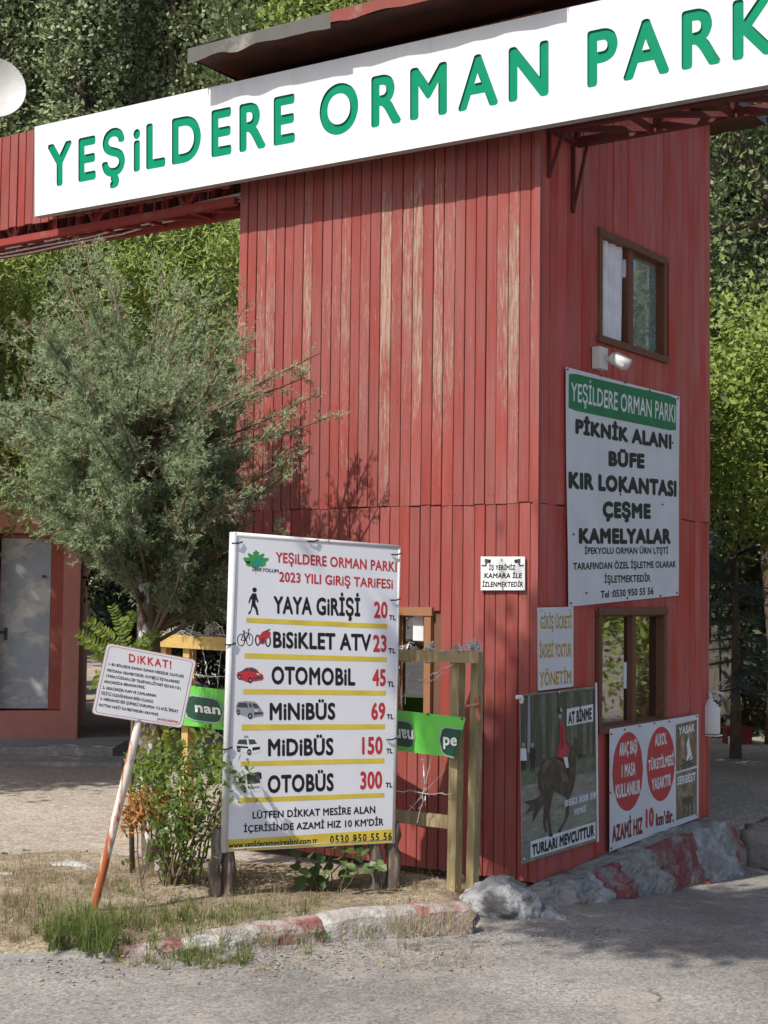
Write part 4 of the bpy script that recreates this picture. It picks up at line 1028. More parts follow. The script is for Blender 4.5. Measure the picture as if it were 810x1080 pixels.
def photo_mat(name, cs, scale, seed):
    """a printed photograph, reduced to blurred patches of its own printed colours"""
    m, N, L, b = new_mat(name); tc = N.new('ShaderNodeTexCoord'); mp = N.new('ShaderNodeMapping'); mp.inputs['Scale'].default_value = scale; mp.inputs['Location'].default_value = (seed, seed * 2, seed * 3)
    n = N.new('ShaderNodeTexNoise'); n.inputs['Scale'].default_value = 1; n.inputs['Detail'].default_value = 7; n.inputs['Roughness'].default_value = 0.65
    r = N.new('ShaderNodeValToRGB'); L.new(tc.outputs['Object'], mp.inputs[0]); L.new(mp.outputs[0], n.inputs['Vector']); L.new(n.outputs['Fac'], r.inputs[0]); L.new(r.outputs[0], b.inputs['Base Color'])
    e = r.color_ramp.elements; e[0].position = .32; e[0].color = (*cs[0], 1); e[1].position = .70; e[1].color = (*cs[-1], 1)
    for i, c in enumerate(cs[1:-1]): k = e.new(.32 + .38 * (i + 1) / (len(cs) - 1)); k.color = (*c, 1)
    b.inputs['Roughness'].default_value = .45
    return m
def horse_poster():
    global LK; LK = .4
    P = Plane(B(.042, 0, 0), SX); mb = MB(); z = zoom(530, 700, 3.52); w = wavy(.0010, 4, 1.1)
    mats = [photo_mat('poster_meadow_print', [(.12, .125, .10), (.20, .20, .155), (.31, .30, .25)], (9, 9, 40), 3), photo_mat('poster_forest_print', [(.012, .015, .012), (.035, .04, .03), (.13, .135, .105)], (30, 30, 3.0), 7),
            photo_mat('poster_horse_print', [(.010, .007, .006), (.026, .016, .011), (.09, .058, .04)], (16, 16, 16), 5), M['red_ink'], M['black'], M['white_ink'], M['sign_edge'], photo_mat('poster_grass_print', [(.05, .065, .04), (.10, .115, .07), (.18, .19, .13)], (18, 18, 26), 9), M['grey_ink'], photo_mat('poster_coat_sheen_print', [(.06, .038, .026), (.10, .065, .045), (.17, .115, .08)], (20, 20, 20), 4), M['dkred_ink']]
    q = [(548.5, 732.7), (628, 723.8), (629.6, 886.5), (550.5, 911.6)]
    sheet(mb, P, q, .0015, 0, 6, 6, nu=10, nv=16, warp=w)
    pl = lambda pts, m, l: poly(mb, P, [z(*p) for p in pts], m, l, warp=w)
    def strip(x0, x1, ta, tb_, ba, bb, m, l, n=10):
        for i in range(n):
            s = i / n; e = (i + 1) / n; X0 = x0 + (x1 - x0) * s; X1 = x0 + (x1 - x0) * e
            for k in range(6):
                f = lambda t, v: (ta + (tb_ - ta) * t) * (1 - v) + (ba + (bb - ba) * t) * v
                pl([(X0, f(s, k / 6)), (X1, f(e, k / 6)), (X1, f(e, (k + 1) / 6)), (X0, f(s, (k + 1) / 6))], m, l)
    strip(68, 344, 120, 92, 395, 345, 1, .002); strip(69, 347, 395, 345, 455, 400, 7, .002)
    for x, y0, y1, wd_ in ((95, 118, 330, 7), (150, 116, 350, 8), (185, 112, 345, 6), (255, 108, 330, 9), (300, 104, 335, 10), (325, 100, 330, 6)): pl([(x, y0), (x + wd_, y0), (x + wd_ + 2, y1), (x - 2, y1)], 8 if x in (95,) else 7, .0026)
    # two onlookers at the paddock edge
    for x, m in ((78, 5), (112, 4)):
        pl(ellipse((x, 302), 6, 9, 10), 8, .0034); pl([(x - 10, 314), (x + 10, 314), (x + 13, 360), (x - 12, 360)], m, .0034); pl([(x - 9, 358), (x + 9, 358), (x + 7, 400), (x + 2, 400), (x, 372), (x - 3, 400), (x - 8, 400)], 4, .0032)
    pl([(150, 480), (120, 503), (80, 512), (105, 528), (86, 556), (116, 546), (112, 590), (138, 545), (158, 512)], 2, .004)
    pl([(150, 372), (163, 352), (195, 344), (225, 355), (240, 366), (250, 336), (258, 305), (266, 284), (268, 268), (274, 280), (279, 268), (281, 286), (287, 306), (293, 330), (294, 344), (286, 350), (278, 334), (275, 350), (273, 385), (270, 430), (262, 468), (250, 495), (247, 560), (228, 600), (214, 622), (212, 612), (232, 580), (239, 520), (234, 496), (210, 482), (190, 472), (183, 510), (174, 560), (184, 632), (174, 640), (165, 565), (160, 600), (168, 622), (160, 628), (151, 590), (155, 530), (146, 492), (134, 460), (132, 410)], 2, .0044)
    pl([(214, 216), (226, 222), (236, 280), (242, 340), (226, 352), (203, 345), (212, 292)], 3, .005); pl(ellipse((213, 172), 9, 16, 14), 4, .0054); pl([(207, 182), (219, 182), (220, 205), (209, 205)], 8, .005)
    pl([(226, 348), (241, 346), (246, 384), (237, 388)], 5, .0054); pl([(238, 388), (246, 384), (249, 418), (241, 420)], 4, .0054); pl([(232, 290), (240, 286), (248, 320), (240, 326)], 3, .0054)
    # sheen on the coat, saddle cloth, arm, bridle and hooves of the printed picture
    for pts, m in (([(146, 380), (160, 362), (178, 358), (168, 384), (152, 410)], 9), ([(196, 352), (222, 362), (232, 380), (208, 372)], 9), ([(215, 400), (240, 412), (244, 440), (222, 440)], 9), ([(254, 340), (262, 312), (268, 300), (264, 334), (257, 356)], 9), ([(140, 420), (150, 440), (156, 470), (147, 464)], 9),
                   ([(206, 345), (226, 353), (230, 372), (206, 364)], 4), ([(230, 262), (238, 284), (258, 312), (254, 318), (234, 296)], 10), ([(258, 314), (276, 322), (275, 326), (257, 318)], 4), ([(290, 332), (295, 344), (286, 350), (281, 340)], 4), ([(211, 612), (216, 612), (217, 626), (209, 626)], 4), ([(172, 632), (185, 628), (187, 642), (173, 643)], 4), ([(213, 158), (224, 170), (222, 180), (214, 178)], 8), ([(216, 232), (222, 232), (228, 300), (218, 320)], 10)): pl(pts, m, .0062)
    tx = lambda s, l, m, b, **k: text(mb, P, s, line(z, *l), m, b, warp=w, **k)
    def band(x0, t0, b0, x1, t1, b1, m, l): pl([(x0, t0), (x1, t1), (x1, b1), (x0, b0)], m, l)
    band(239, 168, 232, 336, 150, 214, 5, .0045); tx('AT BİNME', (244, 180, 226, 331, 162, 207), 4, .05, lift=.0075)
    band(104, 660, 722, 345, 586, 648, 5, .0045); tx('TURLARI MEVCUTTUR', (110, 672, 714, 340, 596, 640), 4, .055, lift=.0075)
    band(228, 500, 536, 350, 468, 502, 8, .0045); tx('0552 838 59', (232, 507, 531, 346, 475, 498), 5, .04, lift=.0075)
    band(262, 536, 566, 312, 522, 552, 8, .0045); tx('YETKİ', (266, 542, 562, 308, 529, 548), 5, .04, lift=.0075)
    # white hem and rod on the right edge, tie knot at the left
    a_, b_ = P.at((628.6, 720), .006), P.at((630.4, 888), .006); mb.tube([a_, b_], .007, 7, 5); k_ = P.at((548, 735), .004); mb.tube([k_ - SY * .03, k_ + SX * .01, k_ + SY * .02 - UZ * .03], .012, 6, 5)
    nails(mb, P, [(552, 737), (553, 906), (626, 883), (590, 730)], 5, .006, .006, w)
    tag(mb.build('riding_poster', mats), 'dark poster of a rider in red on a brown horse', 'poster'); LK = .22
horse_poster()
def rules_banner():
    global LK; LK = .4
    P = Plane(B(.046, 0, 0), SX); mb = MB(); z = zoom(530, 700, 3.52); w = wavy(.0010, 4, 2.1)
    mats = [M['vinyl'], M['red_ink'], M['white_ink'], M['dkred_ink'], photo_mat('fire_print_dark', [(.05, .035, .025), (.14, .09, .05), (.40, .30, .20)], (18, 18, 14), 2), photo_mat('barbecue_print', [(.06, .05, .03), (.16, .12, .07), (.36, .28, .20)], (20, 20, 18), 6), M['black'], M['sign_edge'], M['dkgrey_ink']]
    sheet(mb, P, [(643, 769), (736.8, 753.4), (736.8, 862.5), (643, 898.3)], .0015, 0, 7, 7, nu=14, nv=12, warp=w)
    def pl(pts, m, l): poly(mb, P, [z(*p) for p in pts], m, l, warp=w)
    for (c, rx, ry) in (((465, 400), 57, 146), ((588, 372), 53, 138)):
        for i in range(10):
            f = lambda x, s: c[1] + s * ry * math.sqrt(max(0, 1 - (x / rx) ** 2)) - x * .16
            for j in range(2):
                x0 = -rx + 2 * rx * (i + j * .5) / 10; x1 = x0 + rx / 10
                pl([(c[0] + x0, f(x0, -1)), (c[0] + x1, f(x1, -1)), (c[0] + x1, f(x1, 1) + .01), (c[0] + x0, f(x0, 1) + .01)], 1, .003)
    tx = lambda s, l, m, b, lf=.0055: text(mb, P, s, line(z, *l), m, b, warp=w, lift=lf)
    tx('ARAÇ BAŞI', (434, 295, 345, 500, 280, 330), 2, .04); tx('1 MASA', (443, 375, 425, 494, 364, 412), 2, .04); tx('KULLANILIR', (420, 450, 502, 512, 430, 480), 2, .04)
    tx('ALKOL', (566, 262, 308, 610, 254, 298), 2, .04); tx('TÜKETİLMESİ', (541, 358, 398, 636, 336, 376), 2, .04); tx('YASAKTIR', (554, 428, 472, 626, 408, 452), 2, .04)
    tx('AZAMİ HIZ', (408, 602, 664, 520, 568, 630), 3, .04); tx('10', (532, 540, 612, 562, 531, 602), 1, .05); tx("km'dir.", (570, 556, 604, 636, 538, 588), 3, .04)
    for (t0, t1, b1, b0, m) in ((226, 208, 378, 402, 4), (408, 386, 556, 582, 5)):
        n = 5
        for i in range(n):
            for j in range(5):
                g = lambda s, v: (645 + 77 * s, (t0 + (t1 - t0) * s) * (1 - v) + (b0 + (b1 - b0) * s) * v)
                pl([g(i / n, j / 5), g((i + 1) / n, j / 5), g((i + 1) / n, (j + 1) / 5), g(i / n, (j + 1) / 5)], m, .003)
    tx('YASAK', (655, 236, 266, 714, 222, 252), 2, .05); tx('SERBEST', (650, 420, 452, 717, 402, 434), 2, .045)
    # a fire of crossed logs, and a barbecue, in the printed photographs
    pl([(680, 372), (688, 330), (683, 300), (692, 268), (696, 300), (702, 330), (708, 362)], 2, .0036)
    for p, q_ in (((664, 376), (712, 350)), ((666, 352), (714, 372)), ((672, 384), (700, 340))): pl([p, q_, (q_[0], q_[1] + 8), (p[0], p[1] + 8)], 8, .0042)
    pl([(664, 500), (708, 490), (700, 520), (672, 526)], 8, .0036)
    for x in (672, 688, 702): pl([(x, 505), (x + 4, 504), (x + 5, 562 - (x - 672) * .2), (x + 1, 562)], 8, .0036)
    nails(mb, P, [z(405, 262), z(455, 244), z(510, 232), z(565, 222), z(620, 215), z(722, 195), z(405, 685), z(722, 562), z(402, 480)], 6, .005, .005, w)
    tag(mb.build('rules_banner', mats), 'white banner with two red discs and small brown pictures', 'banner'); LK = .22
rules_banner()

# ------------------------------------------------------------------ bullet camera under the upper window, plastic bottle on the far wall edge
def cctv():
    z = zoom(600, 240, 6.75); P = Plane(B(.025, 0, 0), SX); c = P.at(z(195, 935))
    t = thing('security_camera', 'white bullet security camera on a box below the upper window', 'security camera', c)
    u, v, zz = inv(c); T = lambda x, y, q: B(u + x, v + y, zz + q)
    mb = MB(); mb.box(T, 0, .05, -.055, .055, -.065, .065); mb.build('junction_box', M['plastic_white'], t)
    mb = MB(); mb.tube([T(.05, .03, .0), T(.075, .05, -.005), T(.085, .07, .0)], .016, 8); mb.build('bracket', M['plastic_white'], t, True)
    ax0, ax1 = T(.075, .035, .012), T(.165, .06, -.045); d = (ax1 - ax0).normalized()
    mb = MB(); mb.tube([ax0, ax0 + d * .006, ax1 - d * .006, ax1], [.026, .034, .036, .034], 14); mb.tube([ax0 + UZ * .012 + d * .03, ax1 + UZ * .012 + d * .02], [.036, .038], 14); mb.build('housing', M['plastic_white'], t, True)
    mb = MB(); mb.tube([ax1 + d * .001, ax1 + d * .004], .029, 14); mb.build('lens', M['plastic_black'], t)
cctv()
def bottle():
    z = zoom(735, 690, 4.5); P = Plane(B(0, yR - .02, 0), -SY); c = P.at(z(62, 292)); u, v, zz = inv(c)
    t = thing('soap_dispenser', 'white pump bottle hung in a bracket on the gatehouse edge', 'bottle', c)
    T = lambda x, y, q: B(u + x, v + y, zz + q); s = .0062
    k = zz
    prof = [(.030, -.30), (.085, -.30), (.090, -.28), (.090, .02), (.085, .06), (.045, .13), (.028, .145), (.028, .17)]
    mb = MB(); rings = []
    for r, h in prof: r *= .78; rings.append([T(r * math.cos(a), r * .8 * math.sin(a), h * .5 + .03) for a in np.linspace(0, 6.283, 18, endpoint=False)])
    for i in range(len(rings) - 1):
        for j in range(18): mb.quad(rings[i][j], rings[i][(j + 1) % 18], rings[i + 1][(j + 1) % 18], rings[i + 1][j])
    mb.add(rings[0], [tuple(range(18))[::-1]]); mb.add(rings[-1], [tuple(range(18))]); mb.build('bottle', M['plastic_white'], t, True)
    mb = MB(); mb.tube([T(0, 0, .11), T(0, 0, .165)], .011, 8); mb.tube([T(-.03, 0, .16), T(.04, 0, .165), T(.10, 0, .15)], .010, 8); mb.build('pump', M['plastic_white'], t, True)
    mb = MB(); mb.box(lambda x, y, q: T(x, y, q), -.10, -.072, -.04, .04, -.135, .19); mb.box(T, -.0715, .07, -.05, .05, -.135, -.126); mb.build('bracket', M['plastic_white'], t)
bottle()

# ------------------------------------------------------------------ concrete plinth with painted blocks, rubble, end block
def plinth():
    # cross sections along the side wall: y, x and z of the foot, x and z of the shoulder, z at the wall
    sec = [(-.36, .12, -.05, .06, -.01, .0), (-.16, .26, -.08, .13, .02, .04), (.06, .29, -.09, .18, .04, .06), (.28, .30, -.09, .18, .055, .065), (.52, .30, -.12, .18, .07, .08), (1.03, .31, -.16, .19, .105, .115), (1.58, .31, -.195, .19, .13, .14), (2.15, .31, -.21, .19, .135, .15), (2.42, .29, -.21, .17, .13, .15), (2.60, .16, -.21, .10, .05, .1)]
    mats = ['concrete', 'plinth_white', 'plinth_red']; mb = MB()
    n = 170; rings = []; ys = np.linspace(sec[0][0], sec[-1][0], n); K = 29
    for y in ys:
        xf, zf, xs, zs, zw = [float(np.interp(y, [q[0] for q in sec], [q[k] for q in sec])) for k in range(1, 6)]; ring = []; zf -= .06
        for k in range(K):
            s = k / (K - 1)
            if s < .6: q = s / .6; x = xf + (xs - xf) * q ** 1.5; zz = zf + (zs - zf) * q
            else: q = (s - .6) / .4; x = xs + (.024 - xs) * q; zz = zs + (zw - zs) * q
            p = B(x, y, zz); r = noise.noise(p * 5.0) * .035 + (abs(noise.noise(p * 10)) - .25) * .06 + noise.cell(p * 16) * .012 + noise.noise(p * 34) * .014
            ring.append(p + (SX * .9 + UZ * .4) * r * (1 if 0 < k < K - 1 else .3))
        rings.append(ring)
    for i in range(n - 1):
        for k in range(K - 1):
            c = rings[i][k]; y = (ys[i] + ys[i + 1]) / 2 + .10 * noise.noise(c * 6)
            m = 0
            if k < 20 and (k > 0): m = 0 if y < .12 else 1 if y < .45 else 2 if y < .72 else 0 if y < 1.12 else 2 if y < 1.72 else 1 if y < 2.3 else 2 if y < 2.42 else 0
            mb.quad(rings[i][k], rings[i][k + 1], rings[i + 1][k + 1], rings[i + 1][k], m)
    mb.add(rings[0], [tuple(range(K))[::-1]]); mb.add(rings[-1], [tuple(range(K))])
    tag(mb.build('plinth', [M[m] for m in mats], None, False), 'concrete plinth painted in worn red and white bands along the gatehouse', 'plinth')
plinth()
def lump(name, c, r, seed, mat, label, cat, amp=.22, sub=5):
    bm = bmesh.new(); bmesh.ops.create_icosphere(bm, subdivisions=sub, radius=1); mb = MB()
    for v in bm.verts:
        q = v.co.copy(); f = 1 + amp * noise.noise(q * 1.3 + Vector((seed, 0, 0))) + amp * .5 * noise.noise(q * 3.5 + Vector((0, seed, 0))) + amp * .25 * noise.noise(q * 9) + amp * .12 * noise.noise(q * 22)
        v.co = Vector((q.x * r[0], q.y * r[1], q.z * r[2])) * f
        v.co = SX * v.co.x + SY * v.co.y + UZ * v.co.z
    bm.verts.index_update(); mb.add([v.co + c for v in bm.verts], [[v.index for v in f.verts] for f in bm.faces]); bm.free()
    return tag(mb.build(name, mat, None, True), label, cat)
g = ground(530, 965, -.01); lump('rubble_heap', g + Vector((0, .10, .0)), (.215, .20, .165), 4.2, M['rubble'], 'whitewashed lump of rubble beside the fence post and wall corner', 'rubble')
g = ground(586, 974, -.05); lump('rubble_stone', g + Vector((-.04, .05, .0)), (.12, .10, .07), 8.7, M['rubble'], 'small whitewashed stone at the foot of the plinth', 'stone', .3, 4)
def block():
    u, v = .30, 2.62; mb = MB(); n = 10
    bm = bmesh.new(); bmesh.ops.create_cube(bm, size=1); bmesh.ops.bevel(bm, geom=bm.edges[:], offset=.12, segments=2, affect='EDGES'); bmesh.ops.subdivide_edges(bm, edges=bm.edges[:], cuts=3, use_grid_fill=True)
    for w in bm.verts:
        q = B(u + w.co.x * .34, v + .22 + w.co.y * .5, -.09 + w.co.z * .34); w.co = q + Vector((1, 1, 1)) * .03 * noise.noise(q * 6) + Vector((1, -1, .5)) * .014 * noise.noise(q * 17)
    bm.verts.index_update(); mb.add([w.co.copy() for w in bm.verts], [[w.index for w in f.verts] for f in bm.faces]); bm.free()
    tag(mb.build('concrete_block', M['concrete'], None, True), 'grey concrete block past the far end of the painted plinth', 'concrete block')
block()

# ------------------------------------------------------------------ timber fence with barbed wire and a green banner
FA = ground(487, 952); FB = Vector((-1.36, 10.2, 0))
fd = (FB - FA).normalized(); fn = Vector((-fd.y, fd.x, 0))
if fn.y > 0: fn = -fn
FEN = Plane(FA, fn)
def fence():
    t = thing('timber_fence', 'weathered timber fence topped with tangled barbed wire beside the gatehouse', 'fence', FA)
    def post(p, off, x, top_px, mat, w=.075, lean=0):
        a_ = onplane((x, 900), FEN.o + FEN.n * off, FEN.n); h = onplane((x, top_px), FEN.o + FEN.n * off, FEN.n).z
        mb = MB(); b0 = Vector((a_.x, a_.y, -.05)); mb.beam(b0, Vector((a_.x + lean, a_.y, h)), w, w * .75, fn); mb.build('post', mat, t)
    post(0, 0, 479, 692, M['fence_grey'], .064, .012); post(0, -.055, 498, 690, M['fence_grey'], .056, .02)
    post(0, 0, 196, 672, M['fence_yellow'], .075); post(0, 0, 171, 668, M['fence_yellow'], .06)
    mb = MB()
    def rail(p, q, h, off, d=.03):
        a_, b_ = FEN.at(p, off), FEN.at(q, off); mb.beam(a_, b_, d, h, UZ)
    rail((165, 675), (300, 683), .085, .045); mb.build('rail', M['fence_yellow'], t); mb = MB(); rail((300.5, 684), (418, 690), .08, .045); mb.build('rail', M['fence_yellow'], t)
    mb = MB(); rail((400, 690), (507, 693.5), .06, .050); mb.build('rail', M['fence_grey'], t); mb = MB(); rail((300, 846), (474, 867), .07, -.045)
    mb.build('rail', M['fence_grey'], t)
    mb = MB()
    for k in range(4):
        rd = random.Random(k); pts = []
        for i in range(70):
            x = 166 + (508 - 166) * i / 69; p = FEN.at((x, 668 + (x - 166) * .068 - rd.uniform(-3, 5)), .03 + rd.uniform(-.05, .05)); pts.append(p)
        mb.tube(pts, .0028, 4)
    rd = random.Random(5)                        # tangles of wire over the end posts
    for cx, cy, s, nn in ((499, 688, .05, 11), (482, 690, .04, 6), (190, 665, .07, 14), (225, 668, .06, 10), (430, 690, .04, 6), (455, 690, .04, 6)):
        c = FEN.at((cx, cy), 0)
        for j in range(nn):
            ax = Vector((rd.gauss(0, 1), rd.gauss(0, 1), rd.gauss(0, .5))).normalized(); e1 = ax.orthogonal().normalized(); e2 = ax.cross(e1); r = s * rd.uniform(.5, 1.2); a0 = rd.uniform(0, 6)
            mb.tube([c + Vector((rd.uniform(-.02, .02), 0, rd.uniform(-.01, .03))) + e1 * r * math.cos(a0 + q * .45) + e2 * r * math.sin(a0 + q * .45) for q in range(12)], .0032, 4)
    for (x0, y0, x1, y1) in ((202, 680, 205, 725), (214, 682, 220, 722), (232, 684, 229, 726), (205, 712, 240, 714), (214, 768, 212, 800), (228, 770, 226, 806), (217, 768, 238, 778), (196, 800, 214, 770), (420, 700, 423, 745), (440, 720, 478, 700), (418, 834, 478, 838), (446, 795, 448, 850), (432, 690, 428, 742), (455, 800, 440, 868), (425, 735, 470, 708), (430, 855, 470, 812)):
        pts = [FEN.at((x0 + (x1 - x0) * i / 9, y0 + (y1 - y0) * i / 9), .04 + rd.uniform(-.01, .01)) + Vector((rd.uniform(-1, 1), 0, rd.uniform(-1, 1))) * .008 for i in range(10)]
        mb.tube(pts, .0030, 4)
        for q in pts[1:-1:2]:
            dv = Vector((rd.gauss(0, 1), rd.gauss(0, 1), rd.gauss(0, 1))).normalized() * .014; mb.tube([q - dv, q + dv], .002, 3)
    mb.build('barbed_wire', M['wire'], t)
    mb = MB(); mb.tube([FEN.at((503, 735), .0), FEN.at((505, 760), .0)], .018, 6); mb.tube([FEN.at((492, 745), .03), FEN.at((506, 742), .03)], .008, 6); mb.build('hinge', M['plate_edge'], t)
fence()
def green_banner():
    global LK; LK = 1.0
    mb = MB(); P = Plane(FEN.o + FEN.n * .075, FEN.n); w = lambda p: .012 * math.sin(p.x * 5 + .6) * math.sin(p.z * 6 + 1) + .004 * math.sin(p.x * 11 + p.z * 7)
    TLp, TRp, BRp, BLp = (150, 717), (491, 757), (479, 799), (150, 760)
    sheet(mb, P, [TLp, TRp, BRp, BLp], .0012, 0, nu=60, nv=10, warp=w)
    def hexlogo(cx, cy, rx, ry, clip=None, wrd=None, flip=False, quad=None):
        for f, m, l in ((1.0, 2, .004), (.90, 1, .007)):
            pts = [(-1, 0), (-.82, -.8), (-.55, -.98), (.55, -.98), (.82, -.8), (1, 0), (.82, .8), (.55, .98), (-.55, .98), (-.82, .8)]
            pts = [(cx + x * rx * f, cy + y * ry * f + x * rx * f * .14) for x, y in pts]
            if clip: pts = [(min(x, clip(y)), y) for x, y in pts]
            poly(mb, P, pts, m, l, w)
        if wrd: text(mb, P, wrd, quad, 3, .03, lift=.011, warp=w)
    hexlogo(214, 748, 23, 14, wrd='nan', quad=[(205, 740), (233, 743.5), (233, 754), (205, 751)])
    hexlogo(424, 774, 14, 15, wrd='nan', quad=[(436, 784.5), (417, 782.5), (417, 768), (436, 770)])
    edge_clip = lambda y: 490 - (y - 757) * .285
    hexlogo(478, 783, 16, 16, clip=edge_clip, wrd='pe', quad=[(467, 773), (482, 774), (481, 787), (467, 786)])
    nails(mb, P, [(452, 753), (487, 758), (240, 731)], 1, .004, .006, w)
    tag(mb.build('green_banner', [M['banner_green'], M['logo_dark'], M['logo_rim'], M['white_ink']], None, True), 'bright green advertising banner tied along the timber fence', 'banner'); LK = 0.22
green_banner()

# ------------------------------------------------------------------ pink utility hut at the far left
def hut():
    p = ground(81, 779); base = Vector((p.x, p.y, 0)); t = thing('utility_hut', 'pink rendered hut with a scuffed grey metal door', 'hut', base)
    d = Vector((-1, -.17, 0)).normalized(); n = Vector((-d.y, d.x, 0)); n = n if n.y < 0 else -n
    P = Plane(base, n)
    def Q(u, o, z): return base + d * u + n * o + UZ * z
    def iu(px, py): q = P.at((px, py)); return (q - base).dot(d), q.z
    u1, zt = iu(60, 568); u2, zb = iu(2, 748); u3, _ = iu(54, 570)
    ul, ur = u2, u3 - .0; dw0, dw1 = iu(65, 700)[0], u2 + .08
    H = 3.0; mb = MB(); D = -.28
    def bx(a_, b_, o0, o1, z0, z1, m=0): mb.hexa([Q(a_, o0, z0), Q(b_, o0, z0), Q(b_, o1, z0), Q(a_, o1, z0), Q(a_, o0, z1), Q(b_, o0, z1), Q(b_, o1, z1), Q(a_, o1, z1)], m)
    dz0 = iu(40, 750)[1]; dz1 = iu(40, 562)[1]
    bx(0, dw0, -.3, 0, 0, H); bx(dw1, 6, -.3, 0, 0, H); bx(dw0, dw1, -.3, 0, dz1, H); bx(dw0, dw1, -.3, 0, 0, dz0)
    bx(0, .2, -4, -.301, 0, H); bx(5.8, 6, -4, -.301, 0, H); bx(.2, 5.8, -4, -3.8, 0, H)
    mb.build('wall', M['pink'], t)
    mb = MB(); bx(dw0 - .001, dw0 + .012, -.29, -.01, dz0, dz1 - .001); bx(dw0, dw1, -.29, -.01, dz1 - .013, dz1 - .001); mb.build('door_reveal', M['pink_shadowed'], t)
    mb = MB(); bx(u3, dw1 - .02, -.17, -.13, dz0 + .02, dz1 - .06); dr = mb.build('door', M['door_metal'], t)
    mb = MB(); bx(dw0 + .014, u3 - .004, -.2, -.12, dz0 + .01, dz1 - .02); bx(u3 - .003, dw1 - .02, -.2, -.12, dz1 - .055, dz1 - .02); mb.build('door_frame', M['pink_shadowed'], t)
    hu, hz = iu(5, 667); mb = MB(); mb.tube([Q(hu, -.128, hz), Q(hu, -.08, hz), Q(hu + .09, -.08, hz)], .014, 8); bx(hu - .02, hu + .02, -.1285, -.122, hz - .09, hz + .05); mb.build('handle', M['plastic_black'], dr)
    lu, lz = iu(46, 608); mb = MB(); bx(lu - .02, lu + .02, -.1285, -.115, lz - .015, lz + .015); mb.build('lock', M['plastic_black'], dr)
    mb = MB(); bx(-.25, 6.25, -4.2, .25, H + .001, H + .14); mb.build('roof', M['concrete'], t)
hut()
mb = MB()
for (a_, b_, y0, y1, z0, z1) in ((-9.5, -2.6, 14.8, 15.72, -.02, .11), (-9.5, -2.4, 14.2, 14.79, -.02, .035)):
    mb.box(lambda x, y, z: Vector((x, y, z)), a_, b_, y0, y1, z0, z1)
tag(mb.build('path', M['pad'], None), kind='structure')
g = ground(2, 772); lump('white_stone', g + Vector((-.05, 0, .12)), (.26, .2, .26), 1.7, M['kerb_white'], 'pale limewashed stone at the foot of the hut door', 'stone', .15, 4)
# ------------------------------------------------------------------ vegetation
L_pop = leaf_mat('poplar_leaf', (0.13, 0.175, 0.075), (0.32, 0.36, 0.20), .12)
L_wil = leaf_mat('willow_leaf', (0.15, 0.215, 0.04), (0.34, 0.40, 0.12), .22)
L_bri = leaf_mat('bright_leaf', (0.13, 0.195, 0.03), (0.30, 0.355, 0.09), .25)
L_mid = leaf_mat('mid_green_leaf', (0.085, 0.125, 0.04), (0.21, 0.25, 0.11), .15)
L_cyp = leaf_mat('cypress_spray', (0.15, 0.205, 0.10), (0.345, 0.405, 0.24), .25, .6)
L_cyb = leaf_mat('cypress_brown_tips', (0.20, 0.145, 0.09), (0.33, 0.26, 0.17), .15, .8)
L_spr = leaf_mat('spruce_needle', (0.06, 0.10, 0.095), (0.14, 0.19, 0.175), .1, .7)
L_shr = leaf_mat('shrub_leaf', (0.07, 0.13, 0.022), (0.19, 0.25, 0.06), .4, .4, .4)
L_orn = leaf_mat('withered_leaf', (0.36, 0.15, 0.04), (0.46, 0.24, 0.08), .3)
L_yel = leaf_mat('yellowing_leaf', (0.30, 0.28, 0.05), (0.45, 0.36, 0.08), .4)
L_ash = leaf_mat('sapling_leaf', (0.13, 0.21, 0.025), (0.24, 0.31, 0.06), .45)
L_big = leaf_mat('broad_leaf', (0.05, 0.095, 0.022), (0.11, 0.16, 0.04), .3, .4, .4)
L_gr = leaf_mat('green_grass_blade', (0.09, 0.13, 0.03), (0.20, 0.23, 0.08), .35)
L_dry = leaf_mat('dry_grass_blade', (0.20, 0.16, 0.095), (0.42, 0.345, 0.215), .3)
L_dark = leaf_mat('leaf_shaded_by_colour', (0.018, 0.03, 0.012), (0.05, 0.065, 0.028), .2)  # near-black leaves, the deep shade under the trees put into their colour
L_far = leaf_mat('far_wood_leaf', (0.03, 0.045, 0.02), (0.075, 0.09, 0.045), .2)

